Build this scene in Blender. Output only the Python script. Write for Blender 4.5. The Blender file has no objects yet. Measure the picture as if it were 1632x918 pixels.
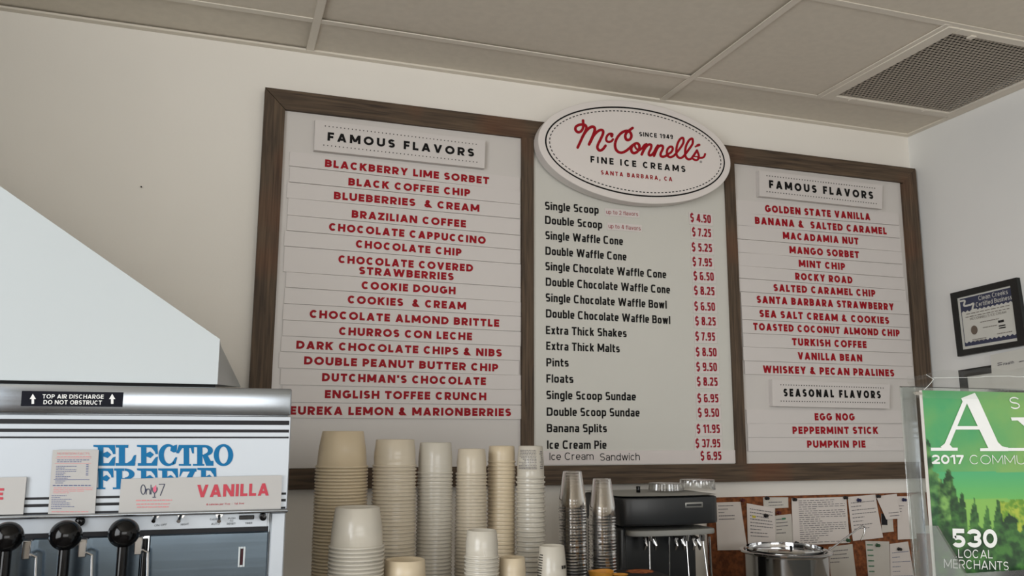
import bpy, bmesh, math, random
from mathutils import Vector, Matrix
random.seed(7)
SC = bpy.context.scene
COL = SC.collection
PI = math.pi

# ------------------------------------------------------------------ camera
S = 2.44                                   # width of the menu board, m
FPX, YAW, PITCH, ROLL = 1360.85, .3261, .1661, .0031
CAM = Vector((-.0305*S, -1.0377*S, 1.55))
_cy, _sy, _cp, _sp, _cr, _sr = (math.cos(YAW), math.sin(YAW), math.cos(PITCH), math.sin(PITCH), math.cos(ROLL), math.sin(ROLL))
FWD = Vector((_sy*_cp, _cy*_cp, _sp))
_r = Vector((_cy, -_sy, 0)); _u = _r.cross(FWD)
RGT = _cr*_r + _sr*_u
UPV = -_sr*_r + _cr*_u
cd = bpy.data.cameras.new('camera'); cam = bpy.data.objects.new('camera', cd); COL.objects.link(cam)
cd.sensor_width = 36; cd.lens = FPX/1632*36; cd.clip_start = .02
m = Matrix((RGT, UPV, -FWD)).transposed().to_4x4(); m.translation = CAM
cam.matrix_world = m
SC.camera = cam

# ------------------------------------------------------------------ view, world, window light
SC.view_settings.view_transform = 'Standard'; SC.view_settings.look = 'None'
SC.view_settings.exposure = 0.0; SC.view_settings.gamma = 1.0
SC.view_settings.use_curve_mapping = False
SC.cycles.transparent_max_bounces = 48
W = bpy.data.worlds.new('world'); SC.world = W; W.use_nodes = True
_n = W.node_tree.nodes; _l = W.node_tree.links
_bg = _n['Background']; _tc = _n.new('ShaderNodeTexCoord'); _sx = _n.new('ShaderNodeSeparateXYZ'); _rp = _n.new('ShaderNodeValToRGB')
_l.new(_tc.outputs['Generated'], _sx.inputs[0]); _l.new(_sx.outputs['Z'], _rp.inputs[0]); _l.new(_rp.outputs[0], _bg.inputs[0])
_rp.color_ramp.elements[0].position = .0; _rp.color_ramp.elements[0].color = (.05, .055, .06, 1)      # street
_rp.color_ramp.elements[1].position = .06; _rp.color_ramp.elements[1].color = (.75, .86, 1, 1)         # sky
_bg.inputs[1].default_value = .9
WALL_L, WALL_REAR = -1.42, -6.2
ld = bpy.data.lights.new('window_daylight', 'AREA'); ld.shape = 'RECTANGLE'; ld.size = 3.4; ld.size_y = 1.65
ld.energy = 76; ld.color = (1.0, .98, .945)
lo = bpy.data.objects.new('window_daylight', ld); COL.objects.link(lo)
lo.location = (.6, WALL_REAR - .25, 1.78); lo.rotation_euler = (math.radians(90), 0, 0)     # shines along +Y through the shop front

l2 = bpy.data.lights.new('side_window_daylight', 'AREA'); l2.shape = 'RECTANGLE'; l2.size = 2.2; l2.size_y = 1.65
l2.energy = 78; l2.color = (.97, .99, 1.0)
lo2 = bpy.data.objects.new('side_window_daylight', l2); COL.objects.link(lo2)
lo2.location = (WALL_L - .25, -2.95, 1.78); lo2.rotation_euler = (math.radians(90), 0, math.radians(-90))    # shines along +X

# ------------------------------------------------------------------ helpers
def ray(px, py): return FWD + RGT*((px-816)/FPX) - UPV*((py-459)/FPX)
def at(px, py, y): d = ray(px, py); return CAM + d*((y-CAM.y)/d.y)          # pixel -> point on a plane y = const
def atx(px, py, x): d = ray(px, py); return CAM + d*((x-CAM.x)/d.x)
def atz(px, py, z): d = ray(px, py); return CAM + d*((z-CAM.z)/d.z)
def mpp(P): return (Vector(P)-CAM).dot(FWD)/FPX                             # metres per pixel at a point
def lin(c):
    return tuple((v/255/12.92 if v/255 <= .04045 else ((v/255+.055)/1.055)**2.4) for v in c)

def mat(name, rgb, rough=.6, metal=0, noise=0, nscale=(8, 8, 8), rgb2=None, bump=0, bscale=60, spec=.5, contrast=(.35, .65), coat=0):
    M = bpy.data.materials.new(name); M.use_nodes = True
    N = M.node_tree.nodes; L = M.node_tree.links; b = N['Principled BSDF']
    c = lin(rgb); b.inputs['Base Color'].default_value = (*c, 1)
    b.inputs['Roughness'].default_value = rough; b.inputs['Metallic'].default_value = metal
    b.inputs['Specular IOR Level'].default_value = spec
    if coat: b.inputs['Coat Weight'].default_value = coat
    tc = N.new('ShaderNodeTexCoord')
    if rgb2 is None:
        k = 1-noise if noise else .97
        c2 = tuple(v*k for v in c)
    else: c2 = lin(rgb2)
    mp = N.new('ShaderNodeMapping'); mp.inputs['Scale'].default_value = nscale
    nz = N.new('ShaderNodeTexNoise'); nz.inputs['Scale'].default_value = 1; nz.inputs['Detail'].default_value = 4
    L.new(tc.outputs['Object'], mp.inputs[0]); L.new(mp.outputs[0], nz.inputs[0])
    rp = N.new('ShaderNodeValToRGB'); rp.color_ramp.elements[0].position, rp.color_ramp.elements[1].position = contrast
    rp.color_ramp.elements[0].color = (*c, 1); rp.color_ramp.elements[1].color = (*c2, 1)
    L.new(nz.outputs[0], rp.inputs[0]); L.new(rp.outputs[0], b.inputs['Base Color'])
    if bump:
        bn = N.new('ShaderNodeTexNoise'); bn.inputs['Scale'].default_value = bscale; bn.inputs['Detail'].default_value = 3
        bp = N.new('ShaderNodeBump'); bp.inputs['Strength'].default_value = bump; bp.inputs['Distance'].default_value = .002
        L.new(tc.outputs['Object'], bn.inputs[0]); L.new(bn.outputs[0], bp.inputs['Height']); L.new(bp.outputs[0], b.inputs['Normal'])
    return M

def wood(name, axis):
    M = bpy.data.materials.new(name); M.use_nodes = True
    N = M.node_tree.nodes; L = M.node_tree.links; b = N['Principled BSDF']; b.inputs['Roughness'].default_value = .75
    tc = N.new('ShaderNodeTexCoord'); mp = N.new('ShaderNodeMapping')
    mp.inputs['Scale'].default_value = (4, 90, 90) if axis == 'x' else (90, 90, 4)
    nz = N.new('ShaderNodeTexNoise'); nz.inputs['Scale'].default_value = 1.4; nz.inputs['Detail'].default_value = 6; nz.inputs['Distortion'].default_value = .6
    L.new(tc.outputs['Object'], mp.inputs[0]); L.new(mp.outputs[0], nz.inputs[0])
    rp = N.new('ShaderNodeValToRGB'); e = rp.color_ramp.elements
    e[0].position = .3; e[0].color = (*lin((54, 42, 32)), 1); e[1].position = .72; e[1].color = (*lin((100, 82, 63)), 1)
    L.new(nz.outputs[0], rp.inputs[0])
    n2 = N.new('ShaderNodeTexNoise'); n2.inputs['Scale'].default_value = 3.2; n2.inputs['Detail'].default_value = 2
    L.new(tc.outputs['Object'], n2.inputs[0])
    r2 = N.new('ShaderNodeValToRGB'); r2.color_ramp.elements[0].position = .56; r2.color_ramp.elements[1].position = .72
    L.new(n2.outputs[0], r2.inputs[0])
    mx = N.new('ShaderNodeMixRGB'); mx.inputs[2].default_value = (*lin((112, 66, 38)), 1)
    mf = N.new('ShaderNodeMath'); mf.operation = 'MULTIPLY'; mf.inputs[1].default_value = .5
    L.new(r2.outputs[0], mf.inputs[0]); L.new(mf.outputs[0], mx.inputs[0]); L.new(rp.outputs[0], mx.inputs[1])
    vo = N.new('ShaderNodeTexVoronoi'); vo.inputs['Scale'].default_value = 3.0; L.new(tc.outputs['Object'], vo.inputs[0])
    r3 = N.new('ShaderNodeValToRGB'); r3.color_ramp.elements[0].position = .03; r3.color_ramp.elements[1].position = .075
    r3.color_ramp.elements[0].color = (*lin((38, 26, 18)), 1); r3.color_ramp.elements[1].color = (1, 1, 1, 1)
    L.new(vo.outputs['Distance'], r3.inputs[0])
    mm = N.new('ShaderNodeMixRGB'); mm.blend_type = 'MULTIPLY'; mm.inputs[0].default_value = 1
    L.new(mx.outputs[0], mm.inputs[1]); L.new(r3.outputs[0], mm.inputs[2]); L.new(mm.outputs[0], b.inputs['Base Color'])
    bp = N.new('ShaderNodeBump'); bp.inputs['Strength'].default_value = .3; bp.inputs['Distance'].default_value = .002
    L.new(nz.outputs[0], bp.inputs['Height']); L.new(bp.outputs[0], b.inputs['Normal'])
    return M

def steel(name, rgb=(200, 204, 206), rough=.24, axis='z', streak=.12):
    M = bpy.data.materials.new(name); M.use_nodes = True
    N = M.node_tree.nodes; L = M.node_tree.links; b = N['Principled BSDF']
    b.inputs['Base Color'].default_value = (*lin(rgb), 1); b.inputs['Metallic'].default_value = 1
    tc = N.new('ShaderNodeTexCoord'); mp = N.new('ShaderNodeMapping')
    mp.inputs['Scale'].default_value = (2, 2, 240) if axis == 'x' else (240, 240, 2)
    nz = N.new('ShaderNodeTexNoise'); nz.inputs['Scale'].default_value = 1; nz.inputs['Detail'].default_value = 3
    L.new(tc.outputs['Object'], mp.inputs[0]); L.new(mp.outputs[0], nz.inputs[0])
    mr = N.new('ShaderNodeMapRange'); mr.inputs['To Min'].default_value = rough-streak/2; mr.inputs['To Max'].default_value = rough+streak/2
    L.new(nz.outputs[0], mr.inputs[0]); L.new(mr.outputs[0], b.inputs['Roughness'])
    wv = N.new('ShaderNodeTexNoise'); wv.inputs['Scale'].default_value = 5; L.new(tc.outputs['Object'], wv.inputs[0])
    bp = N.new('ShaderNodeBump'); bp.inputs['Strength'].default_value = .05; bp.inputs['Distance'].default_value = .02
    L.new(wv.outputs[0], bp.inputs['Height']); L.new(bp.outputs[0], b.inputs['Normal'])
    return M

def clear(name, tint, gloss=.07, rough=.08, ior=1.35):
    M = bpy.data.materials.new(name); M.use_nodes = True
    N = M.node_tree.nodes; L = M.node_tree.links
    N.remove(N['Principled BSDF']); out = N['Material Output']
    t = N.new('ShaderNodeBsdfTransparent'); t.inputs[0].default_value = (*tint, 1)
    g = N.new('ShaderNodeBsdfGlossy'); g.inputs['Roughness'].default_value = rough; g.inputs[0].default_value = (.95, .95, .95, 1)
    fr = N.new('ShaderNodeFresnel'); fr.inputs[0].default_value = ior
    ad = N.new('ShaderNodeMath'); ad.operation = 'ADD'; ad.inputs[1].default_value = gloss; ad.use_clamp = True
    mx = N.new('ShaderNodeMixShader'); L.new(fr.outputs[0], ad.inputs[0]); L.new(ad.outputs[0], mx.inputs[0])
    L.new(t.outputs[0], mx.inputs[1]); L.new(g.outputs[0], mx.inputs[2]); L.new(mx.outputs[0], out.inputs[0])
    return M

class MB:
    def __init__(s): s.v = []; s.f = []; s.sm = []
    def add(s, vs, fs, smooth=False):
        o = len(s.v); s.v += [Vector(v) for v in vs]
        for f in fs: s.f.append(tuple(o+i for i in f)); s.sm.append(smooth)
        return s
    def box(s, a, b):
        (x0, y0, z0), (x1, y1, z1) = [tuple(min(p, q) for p, q in zip(a, b)), tuple(max(p, q) for p, q in zip(a, b))]
        return s.add([(x0,y0,z0),(x1,y0,z0),(x1,y1,z0),(x0,y1,z0),(x0,y0,z1),(x1,y0,z1),(x1,y1,z1),(x0,y1,z1)],
                     [(0,3,2,1),(4,5,6,7),(0,1,5,4),(1,2,6,5),(2,3,7,6),(3,0,4,7)])
    def bbox(s, a, b, r=.002, seg=2):                   # bevelled box
        bm = bmesh.new(); t = MB().box(a, b)
        vs = [bm.verts.new(v) for v in t.v]
        for f in t.f: bm.faces.new([vs[i] for i in f])
        bmesh.ops.bevel(bm, geom=list(bm.edges), offset=r, segments=seg, affect='EDGES', profile=.5)
        bm.verts.index_update()
        bm.normal_update(); o = len(s.v); s.v += [v.co.copy() for v in bm.verts]
        for f in bm.faces: s.f.append(tuple(o+v.index for v in f.verts)); s.sm.append(max(abs(c) for c in f.normal) < .9999)
        bm.free(); return s
    def prism(s, poly, d, smooth=False):                # poly: points; d: extrusion vector; both ends closed
        n = len(poly); d = Vector(d); A = [Vector(p) for p in poly]; B = [p+d for p in A]
        return s.add(A+B, [tuple(range(n)), tuple(range(2*n-1, n-1, -1))]+[(i, i+n, (i+1) % n+n, (i+1) % n) for i in range(n)], smooth)
    def lathe(s, prof, c=(0, 0, 0), seg=40, axis='z', smooth=True, closed=False):
        c = Vector(c); vs = []
        for (r, h) in prof:
            for k in range(seg):
                a = 2*PI*k/seg; p = (r*math.cos(a), r*math.sin(a))
                vs.append(c+Vector((p[0], p[1], h)) if axis == 'z' else c+Vector((p[0], h, p[1])) if axis == 'y' else c+Vector((h, p[0], p[1])))
        n = len(prof); fs = []
        for i in range(n if closed else n-1):
            j = (i+1) % n
            for k in range(seg):
                q = (i*seg+k, i*seg+(k+1) % seg, j*seg+(k+1) % seg, j*seg+k)
                fs.append(q if axis != 'y' else q[::-1])
        return s.add(vs, fs, smooth)
    def tube(s, pts, r, seg=10):
        pts = [Vector(p) for p in pts]; vs = []; up = Vector((.31, .62, .72))
        for i, p in enumerate(pts):
            t = (pts[min(i+1, len(pts)-1)]-pts[max(i-1, 0)]).normalized()
            a = t.cross(up).normalized(); b = t.cross(a)
            rr = r[i] if isinstance(r, (list, tuple)) else r
            vs += [p+a*rr*math.cos(2*PI*k/seg)+b*rr*math.sin(2*PI*k/seg) for k in range(seg)]
        n = len(pts)
        fs = [(i*seg+k, i*seg+(k+1) % seg, (i+1)*seg+(k+1) % seg, (i+1)*seg+k) for i in range(n-1) for k in range(seg)]
        fs += [tuple(range(seg))[::-1], tuple((n-1)*seg+k for k in range(seg))]
        return s.add(vs, fs, True)
    def ball(s, c, r, seg=32, rings=18, sc=(1, 1, 1)):
        c = Vector(c); vs = [c+Vector((0, 0, r*sc[2]))]
        for i in range(1, rings):
            a = PI*i/rings
            vs += [c+Vector((r*sc[0]*math.sin(a)*math.cos(2*PI*k/seg), r*sc[1]*math.sin(a)*math.sin(2*PI*k/seg), r*sc[2]*math.cos(a))) for k in range(seg)]
        vs.append(c-Vector((0, 0, r*sc[2]))); fs = [(0, 1+k, 1+(k+1) % seg) for k in range(seg)]
        for i in range(rings-2):
            fs += [(1+i*seg+k, 1+(i+1)*seg+k, 1+(i+1)*seg+(k+1) % seg, 1+i*seg+(k+1) % seg) for k in range(seg)]
        e = len(vs)-1; fs += [(e, 1+(rings-2)*seg+(k+1) % seg, 1+(rings-2)*seg+k) for k in range(seg)]
        return s.add(vs, fs, True)
    def poly(s, pts): return s.add(pts, [tuple(range(len(pts)))])

LOC = {}
def obj(name, mb, material, parent=None, fix=True, flat=None):
    off = LOC[parent.name] if parent is not None else None
    if off is None:
        xs = [v.x for v in mb.v]; ys = [v.y for v in mb.v]; zs = [v.z for v in mb.v]
        off = Vector(((min(xs)+max(xs))/2, (min(ys)+max(ys))/2, min(zs)))
    me = bpy.data.meshes.new(name)
    if flat if flat is not None else not fix:           # printed shapes: overlapping strokes lie a hair's breadth apart
        V2 = []; F2 = []
        for i, f in enumerate(mb.f):
            p = [mb.v[j] for j in f]; nn = (p[1]-p[0]).cross(p[2]-p[0])
            nn = nn.normalized()*1.3e-5*(i % 9) if nn.length > 1e-12 else Vector()
            if nn.dot(CAM-p[0]) < 0: nn = -nn
            F2.append(tuple(range(len(V2), len(V2)+len(p)))); V2 += [q+nn for q in p]
        mb = MB().add(V2, F2)
    me.from_pydata([tuple(v-off) for v in mb.v], [], mb.f)
    me.polygons.foreach_set('use_smooth', mb.sm)
    if fix:
        bm = bmesh.new(); bm.from_mesh(me); bmesh.ops.recalc_face_normals(bm, faces=bm.faces); bm.to_mesh(me); bm.free()
    me.materials.append(material)
    try: me.set_sharp_from_angle(angle=math.radians(38))
    except Exception: pass
    o = bpy.data.objects.new(name, me); COL.objects.link(o)
    if parent is None: o.location = off
    else: o.parent = parent
    LOC[o.name] = off
    return o
def tag(o, label, cat, group=None):
    o['label'] = label; o['category'] = cat
    if group: o['group'] = group
    return o
def thing(name, label, cat, loc, group=None):
    o = bpy.data.objects.new(name, None); o.empty_display_size = .05; COL.objects.link(o); o.location = loc
    LOC[o.name] = Vector(loc)
    return tag(o, label, cat, group)
def struct(name, mb, m, **k):
    o = obj(name, mb, m, **k); o['kind'] = 'structure'; return o

# lettering: a stroke-built sans alphabet (capital height 1), its weight, squareness and width set per use
def glyph(ch, w, n, f):
    """polygons of one character; w stroke width, n curve exponent (2 round, 3+ squared), f width factor; returns (polys, width)"""
    P = []; h = w/2; xh = .74; cs = lambda a: math.copysign(abs(math.cos(a))**(2/n), math.cos(a)); sn = lambda a: math.copysign(abs(math.sin(a))**(2/n), math.sin(a))
    def V(x, a, b): P.append([(x-h, a), (x+h, a), (x+h, b), (x-h, b)])
    def H(y, a, b): P.append([(a, y-h*.94), (b, y-h*.94), (b, y+h*.94), (a, y+h*.94)])
    def D(x0, y0, x1, y1):
        d = h*math.hypot(x1-x0, y1-y0)/abs(y1-y0); d = min(d, w*.95)
        P.append([(x0-d, y0), (x0+d, y0), (x1+d, y1), (x1-d, y1)])
    def R(cx, cy, rx, ry, a0=0, a1=360):
        k_ = max(4, int(abs(a1-a0)/15)); A = []; B = []
        for i in range(k_+1):
            a = math.radians(a0+(a1-a0)*i/k_)
            A.append((cx+rx*cs(a), cy+ry*sn(a))); B.append((cx+max(rx-w, .01)*cs(a), cy+max(ry-w*.94, .01)*sn(a)))
        for i in range(k_): P.append([A[i], A[i+1], B[i+1], B[i]])
    dd = h*1.12
    up = {'A': .84, 'B': .68, 'C': .78, 'D': .78, 'E': .57, 'F': .55, 'G': .84, 'H': .76, 'I': 0, 'J': .5, 'K': .74, 'L': .53, 'M': .94, 'N': .80, 'O': .90, 'P': .64, 'Q': .9, 'R': .69, 'S': .62, 'T': .66, 'U': .74, 'V': .82, 'W': 1.22, 'X': .78, 'Y': .78, 'Z': .66, '&': .80,
          '0': .62, '1': .34, '2': .58, '3': .62, '4': .66, '5': .58, '6': .60, '7': .56, '8': .60, '9': .60, '$': .58,
          'a': .56, 'b': .60, 'c': .54, 'd': .60, 'e': .58, 'f': .38, 'g': .60, 'h': .58, 'i': 0, 'k': .58, 'l': 0, 'm': .92, 'n': .58, 'o': .60, 'p': .60, 'r': .40, 's': .52, 't': .40, 'u': .58, 'v': .58, 'w': .86, 'x': .58, 'z': .5, 'y': .58,
          ' ': .24, '.': 0, ',': 0, "'": 0, '-': .34}
    W_ = up.get(ch, .6)*f
    if W_ == 0 and ch != ' ': W_ = w
    else: W_ = max(W_, w*1.9) if ch != ' ' else W_
    c = W_/2; t = h*.94
    if ch == 'A': D(dd, 0, c, 1); D(W_-dd, 0, c, 1); H(.28, W_*.24, W_*.76)
    elif ch in 'BPR':
        m_ = .52 if ch == 'B' else .42; V(h, 0, 1); rx = min(.34*f, W_-h)if ch == 'B' else min(.34*f, W_-h); x = W_-rx-(.02*f if ch == 'B' else 0)
        H(1-t, h, x); H(m_, h, x); R(x, (1+m_-t)/2, rx, (1-m_+t)/2, -90, 90)
        if ch == 'B': H(t, h, W_-rx); R(W_-rx, (m_+t)/2, rx, (m_+t)/2, -90, 90)
        if ch == 'R': D(W_-dd, 0, W_*.46, m_)
    elif ch == 'C': R(c, .5, c, .51, 42, 318)
    elif ch == 'D': V(h, 0, 1); x = W_*.42; H(1-t, h, x); H(t, h, x); R(x, .5, W_-x, .5, -90, 90)
    elif ch == 'E': V(h, 0, 1); H(1-t, h, W_); H(.5, h, W_*.93); H(t, h, W_)
    elif ch == 'F': V(h, 0, 1); H(1-t, h, W_); H(.46, h, W_*.92)
    elif ch == 'G': R(c, .5, c, .51, 42, 335); H(.46, W_*.54, W_); V(W_-h, .16, .46)
    elif ch == 'H': V(h, 0, 1); V(W_-h, 0, 1); H(.5, h, W_-h)
    elif ch == 'I': V(h, 0, 1)
    elif ch == 'J': V(W_-h, .3, 1); R(c, .3, c, .31, 190, 360)
    elif ch == 'K': V(h, 0, 1); D(h*.9, .36, W_-dd, 1); D(W_-dd, 0, W_*.40, .58)
    elif ch == 'L': V(h, 0, 1); H(t, h, W_)
    elif ch == 'M': V(h, 0, 1); V(W_-h, 0, 1); D(h, 1, c, .18); D(W_-h, 1, c, .18)
    elif ch == 'N': V(h, 0, 1); V(W_-h, 0, 1); D(h, 1, W_-h, 0)
    elif ch in 'O0': R(c, .5, c, .51)
    elif ch == 'Q': R(c, .5, c, .51); D(W_, -.05, c, .35)
    elif ch in 'S$':
        R(c, (1.5-t)/2, c, (.5+t)/2, 28, 270); R(c, (.5+t)/2, c, (.5+t)/2, -152, 90)
        if ch == '$': V(c, -.10, .02); V(c, .98, 1.10)
    elif ch == 'T': V(c, 0, 1); H(1-t, 0, W_)
    elif ch == 'U': V(h, .36, 1); V(W_-h, .36, 1); R(c, .37, c, .38, 180, 360)
    elif ch == 'V': D(dd, 1, c, 0); D(W_-dd, 1, c, 0)
    elif ch == 'W': D(dd, 1, W_*.28, 0); D(c, 1, W_*.28, 0); D(c, 1, W_*.72, 0); D(W_-dd, 1, W_*.72, 0)
    elif ch == 'X': D(dd, 0, W_-dd, 1); D(dd, 1, W_-dd, 0)
    elif ch == 'Y': D(dd, 1, c, .38); D(W_-dd, 1, c, .38); V(c, 0, .42)
    elif ch == 'Z': H(1-t, 0, W_); H(t, 0, W_); D(dd, t, W_-dd, 1-t)
    elif ch == '&': R(W_*.42, .76, W_*.27, .25); R(W_*.40, .27, W_*.40, .28, 75, 345); D(W_-dd, 0, W_*.24, .70)
    elif ch == '1': V(W_-h, 0, 1); D(h*.6, .74, W_-h, 1)
    elif ch == '2': R(c, .70, c, .31, -35, 170); H(t, 0, W_); D(dd, t, W_-dd*1.2, .56)
    elif ch == '3': R(c, (1.5-t)/2, c*.96, (.5+t)/2, -90, 166); R(c, (.5+t)/2, c, (.5+t)/2, -166, 90)
    elif ch == '4': V(W_*.70, 0, 1); H(.27, 0, W_); D(dd, .27, W_*.62, 1)
    elif ch == '5': H(1-t, W_*.1, W_*.95); V(W_*.1+h, .48, 1); R(c, .32, c, .33, -150, 140)
    elif ch in '69':
        a = len(P); R(c, .31, c, .32); V(h, .3, .62); R(c, .66, c, .35, 40, 180)
        if ch == '9': P[a:] = [[(W_-x, 1-y) for x, y in q] for q in P[a:]]
    elif ch == '7': H(1-t, 0, W_); D(W_*.34, 0, W_-dd, 1-t)
    elif ch == '8': R(c, .755, c*.92, .265); R(c, .275, c, .285)
    elif ch in 'oebdpgc':
        if ch == 'e': R(c, xh/2, c, xh/2, 0, 318); H(xh/2-.01, h, W_-h*.2)
        elif ch == 'c': R(c, xh/2, c, xh/2, 42, 318)
        else: R(c, xh/2, c, xh/2)
        if ch == 'd': V(W_-h, 0, 1)
        if ch == 'b': V(h, 0, 1)
        if ch == 'p': V(h, -.26, xh)
        if ch == 'g': V(W_-h, 0, xh); R(c, .02, c, .28, 215, 360)
    elif ch == 'a': V(W_-h, 0, xh-.24); R(c, xh-.26, c, .26, 0, 155); R(c, .225, c, .23)
    elif ch in 'nhmur':
        if ch == 'm':
            q = (W_+w)/2; V(h, 0, xh); V(c, 0, xh-.26); V(W_-h, 0, xh-.26); R(q/2, xh-.27, q/2, .27, 0, 180); R(W_-q/2, xh-.27, q/2, .27, 0, 180)
        elif ch == 'u': V(h, .26, xh); V(W_-h, 0, xh); R(c, .27, c, .27, 180, 360)
        elif ch == 'r': V(h, 0, xh); R(W_*.62, xh-.27, W_*.62, .27, 62, 180)
        else: V(h, 0, 1 if ch == 'h' else xh); V(W_-h, 0, xh-.26); R(c, xh-.27, c, .27, 0, 180)
    elif ch == 'i': V(h, 0, xh); V(h, .85, 1.0)
    elif ch == 'l': V(h, 0, 1)
    elif ch == 't': x = W_*.36; V(x, .2, .95); H(xh-t, 0, W_); R(x+W_*.5-h*.0, .22, W_*.5+h, .22, 180, 275)
    elif ch == 'f': x = W_*.36; V(x, 0, .72); H(xh-t, 0, W_); R(x+W_*.5, .72, W_*.5+h, .28, 88, 180)
    elif ch == 's': R(c, xh*.75-t/2, c, xh*.25+t/2, 28, 270); R(c, xh*.25+t/2, c, xh*.25+t/2, -152, 90)
    elif ch == 'k': V(h, 0, 1); D(h*.9, .26, W_-dd, xh); D(W_-dd, 0, W_*.42, .44)
    elif ch == 'v': D(dd, xh, c, 0); D(W_-dd, xh, c, 0)
    elif ch == 'y': D(W_-dd, xh, W_*.25, -.26); D(dd, xh, c, .06)
    elif ch == 'w': D(dd, xh, W_*.29, 0); D(c, xh, W_*.29, 0); D(c, xh, W_*.71, 0); D(W_-dd, xh, W_*.71, 0)
    elif ch == 'x': D(dd, 0, W_-dd, xh); D(dd, xh, W_-dd, 0)
    elif ch == 'z': H(xh-t, 0, W_); H(t, 0, W_); D(dd, t, W_-dd, xh-t)
    elif ch == '.': V(h, 0, w)
    elif ch == ',': V(h, 0, w); D(h*.2, -w*.8, h, 0)
    elif ch == "'": V(h, .64, 1)
    elif ch == '-': H(.38, 0, W_)
    return P, W_
def text_on(mb, s, O, ex, ez, width, cap, w=.2, n=2.0, sp=.14, **_):
    """letters with the baseline start at O, along ex, capitals cap high along ez; the letters' width is chosen so that the line is exactly width long"""
    tgt = width/cap
    def total(f):
        x = 0
        for i, c in enumerate(s): x += glyph(c, w, n, f)[1]+(sp*min(f, 1.2) if i < len(s)-1 else 0)
        return x
    a, b = .15, 5
    for _i in range(26):
        m_ = (a+b)/2
        if total(m_) < tgt: a = m_
        else: b = m_
    f = (a+b)/2; k_ = tgt/total(f); x = 0
    for i, c in enumerate(s):
        P, W_ = glyph(c, w, n, f)
        for q in P:
            ar = sum(q[j][0]*q[(j+1) % len(q)][1]-q[(j+1) % len(q)][0]*q[j][1] for j in range(len(q)))
            if ar < 0: q = q[::-1]
            mb.poly([O+ex*((x+p[0])*k_*cap)+ez*(p[1]*cap) for p in q])
        x += W_+sp*min(f, 1.2)
def ptext(s, pL, pR, cap_px, m, parent, y, w=.2, n=2.0, sp=.14, name='lettering', mb=None):
    """text on a plane y=const between two pixels of its baseline, capitals cap_px high"""
    L = at(*pL, y); R = at(*pR, y); ex = (R-L); wd = ex.length; ex.normalize(); ez = Vector((-ex.z, 0, ex.x))
    own = mb is None
    if own: mb = MB()
    text_on(mb, s, L, ex, ez, wd, cap_px*mpp((L+R)/2), w, n, sp)
    if own: return obj(name, mb, m, parent, fix=False)
def ribbon(mb, pts, w, to3, n=8, closed=False):
    """smooth stroke of width w (2-D units) through pts; to3 maps 2-D to the surface"""
    P = [Vector(p) for p in pts]; Q = []
    if len(P) == 2: Q = [P[0].lerp(P[1], t/n) for t in range(n+1)]
    else:
        for i in range(len(P)-1):
            a = P[max(i-1, 0)]; b = P[i]; c = P[i+1]; d = P[min(i+2, len(P)-1)]
            for k in range(n):
                t = k/n
                Q.append(.5*((2*b)+(c-a)*t+(2*a-5*b+4*c-d)*t*t+(3*b-a-3*c+d)*t**3))
        Q.append(P[-1])
    lv, rv = [], []
    for i, q in enumerate(Q):
        t = (Q[min(i+1, len(Q)-1)]-Q[max(i-1, 0)])
        t = t.normalized() if t.length > 1e-9 else Vector((1, 0))
        nn = Vector((-t.y, t.x))*(w/2); lv.append(q+nn); rv.append(q-nn)
    k = len(Q)
    mb.add([to3(p) for p in lv+rv], [(i, i+1, k+i+1, k+i) for i in range(k-1)])
    for q in (Q[0], Q[-1]):
        mb.add([to3(q+Vector((math.cos(2*PI*j/14), math.sin(2*PI*j/14)))*(w/2)) for j in range(14)], [tuple(range(14))])
def face_to_cam(mb, toward):
    return mb

# ------------------------------------------------------------------ materials
M_wall = mat('wall_paint', (240, 235, 226), .85, noise=.03, nscale=(2, 2, 2), bump=.08, bscale=180)
M_wall_r = mat('wall_paint_daylit', (238, 238, 235), .85, noise=.03, nscale=(2, 2, 2), bump=.08, bscale=180)  # cooler copy of the wall paint, bluish daylight put into its colour
M_ceil = mat('ceiling_tile', (222, 213, 198), .95, noise=.05, nscale=(40, 40, 40), bump=.1, bscale=300)
M_tee = mat('tee_paint', (228, 220, 206), .5)
M_floor = mat('floor_tile', (110, 100, 92), .5, noise=.2, nscale=(4, 4, 4))
M_dark = mat('dark_void', (12, 12, 12), .9)
M_wx = wood('barnwood_horizontal', 'x'); M_wz = wood('barnwood_vertical', 'z')
M_panel = mat('white_board', (208, 203, 198), .35, noise=.02, nscale=(2, 2, 2))
M_panel_c = mat('white_board_centre', (208, 206, 198), .25, noise=.02, nscale=(2, 2, 2))
M_strip = mat('white_strip', (212, 206, 202), .4, noise=.02, nscale=(2, 2, 2))
M_sign = mat('sign_white', (226, 219, 214), .45, noise=.02, nscale=(2, 2, 2))
M_edge = mat('sign_edge', (206, 204, 200), .5)
M_red = mat('red_ink', (158, 14, 30), .6, noise=.1, spec=.2); M_black = mat('black_ink', (15, 13, 13), .6, spec=.2)
M_darkred = mat('price_red', (150, 24, 42), .6, spec=.2)
M_stick = mat('sticker', (216, 208, 204), .4)
M_cream = mat('paper_cup_cream', (206, 190, 162), .34, noise=.04, nscale=(30, 30, 8))
M_ivory = mat('paper_cup_ivory', (202, 191, 171), .28, noise=.04, nscale=(30, 30, 8))
M_pale = mat('paper_cup_white', (196, 190, 177), .26, noise=.04, nscale=(30, 30, 8))
M_clear = clear('clear_plastic_cup', (.962, .95, .93), .07, .16)
M_film = clear('clear_film', (.93, .94, .93), .03, .22, 1.12)
M_acryl = clear('clear_acrylic', (.90, .92, .91), .06, .05)
M_tub = clear('ribbed_plastic', (.84, .83, .80), .16, .25)
M_steel = steel('stainless_steel', (206, 208, 208), .22, 'x')
M_steel_s = steel('stainless_smooth', (150, 156, 162), .2, 'x', .08)
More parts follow.
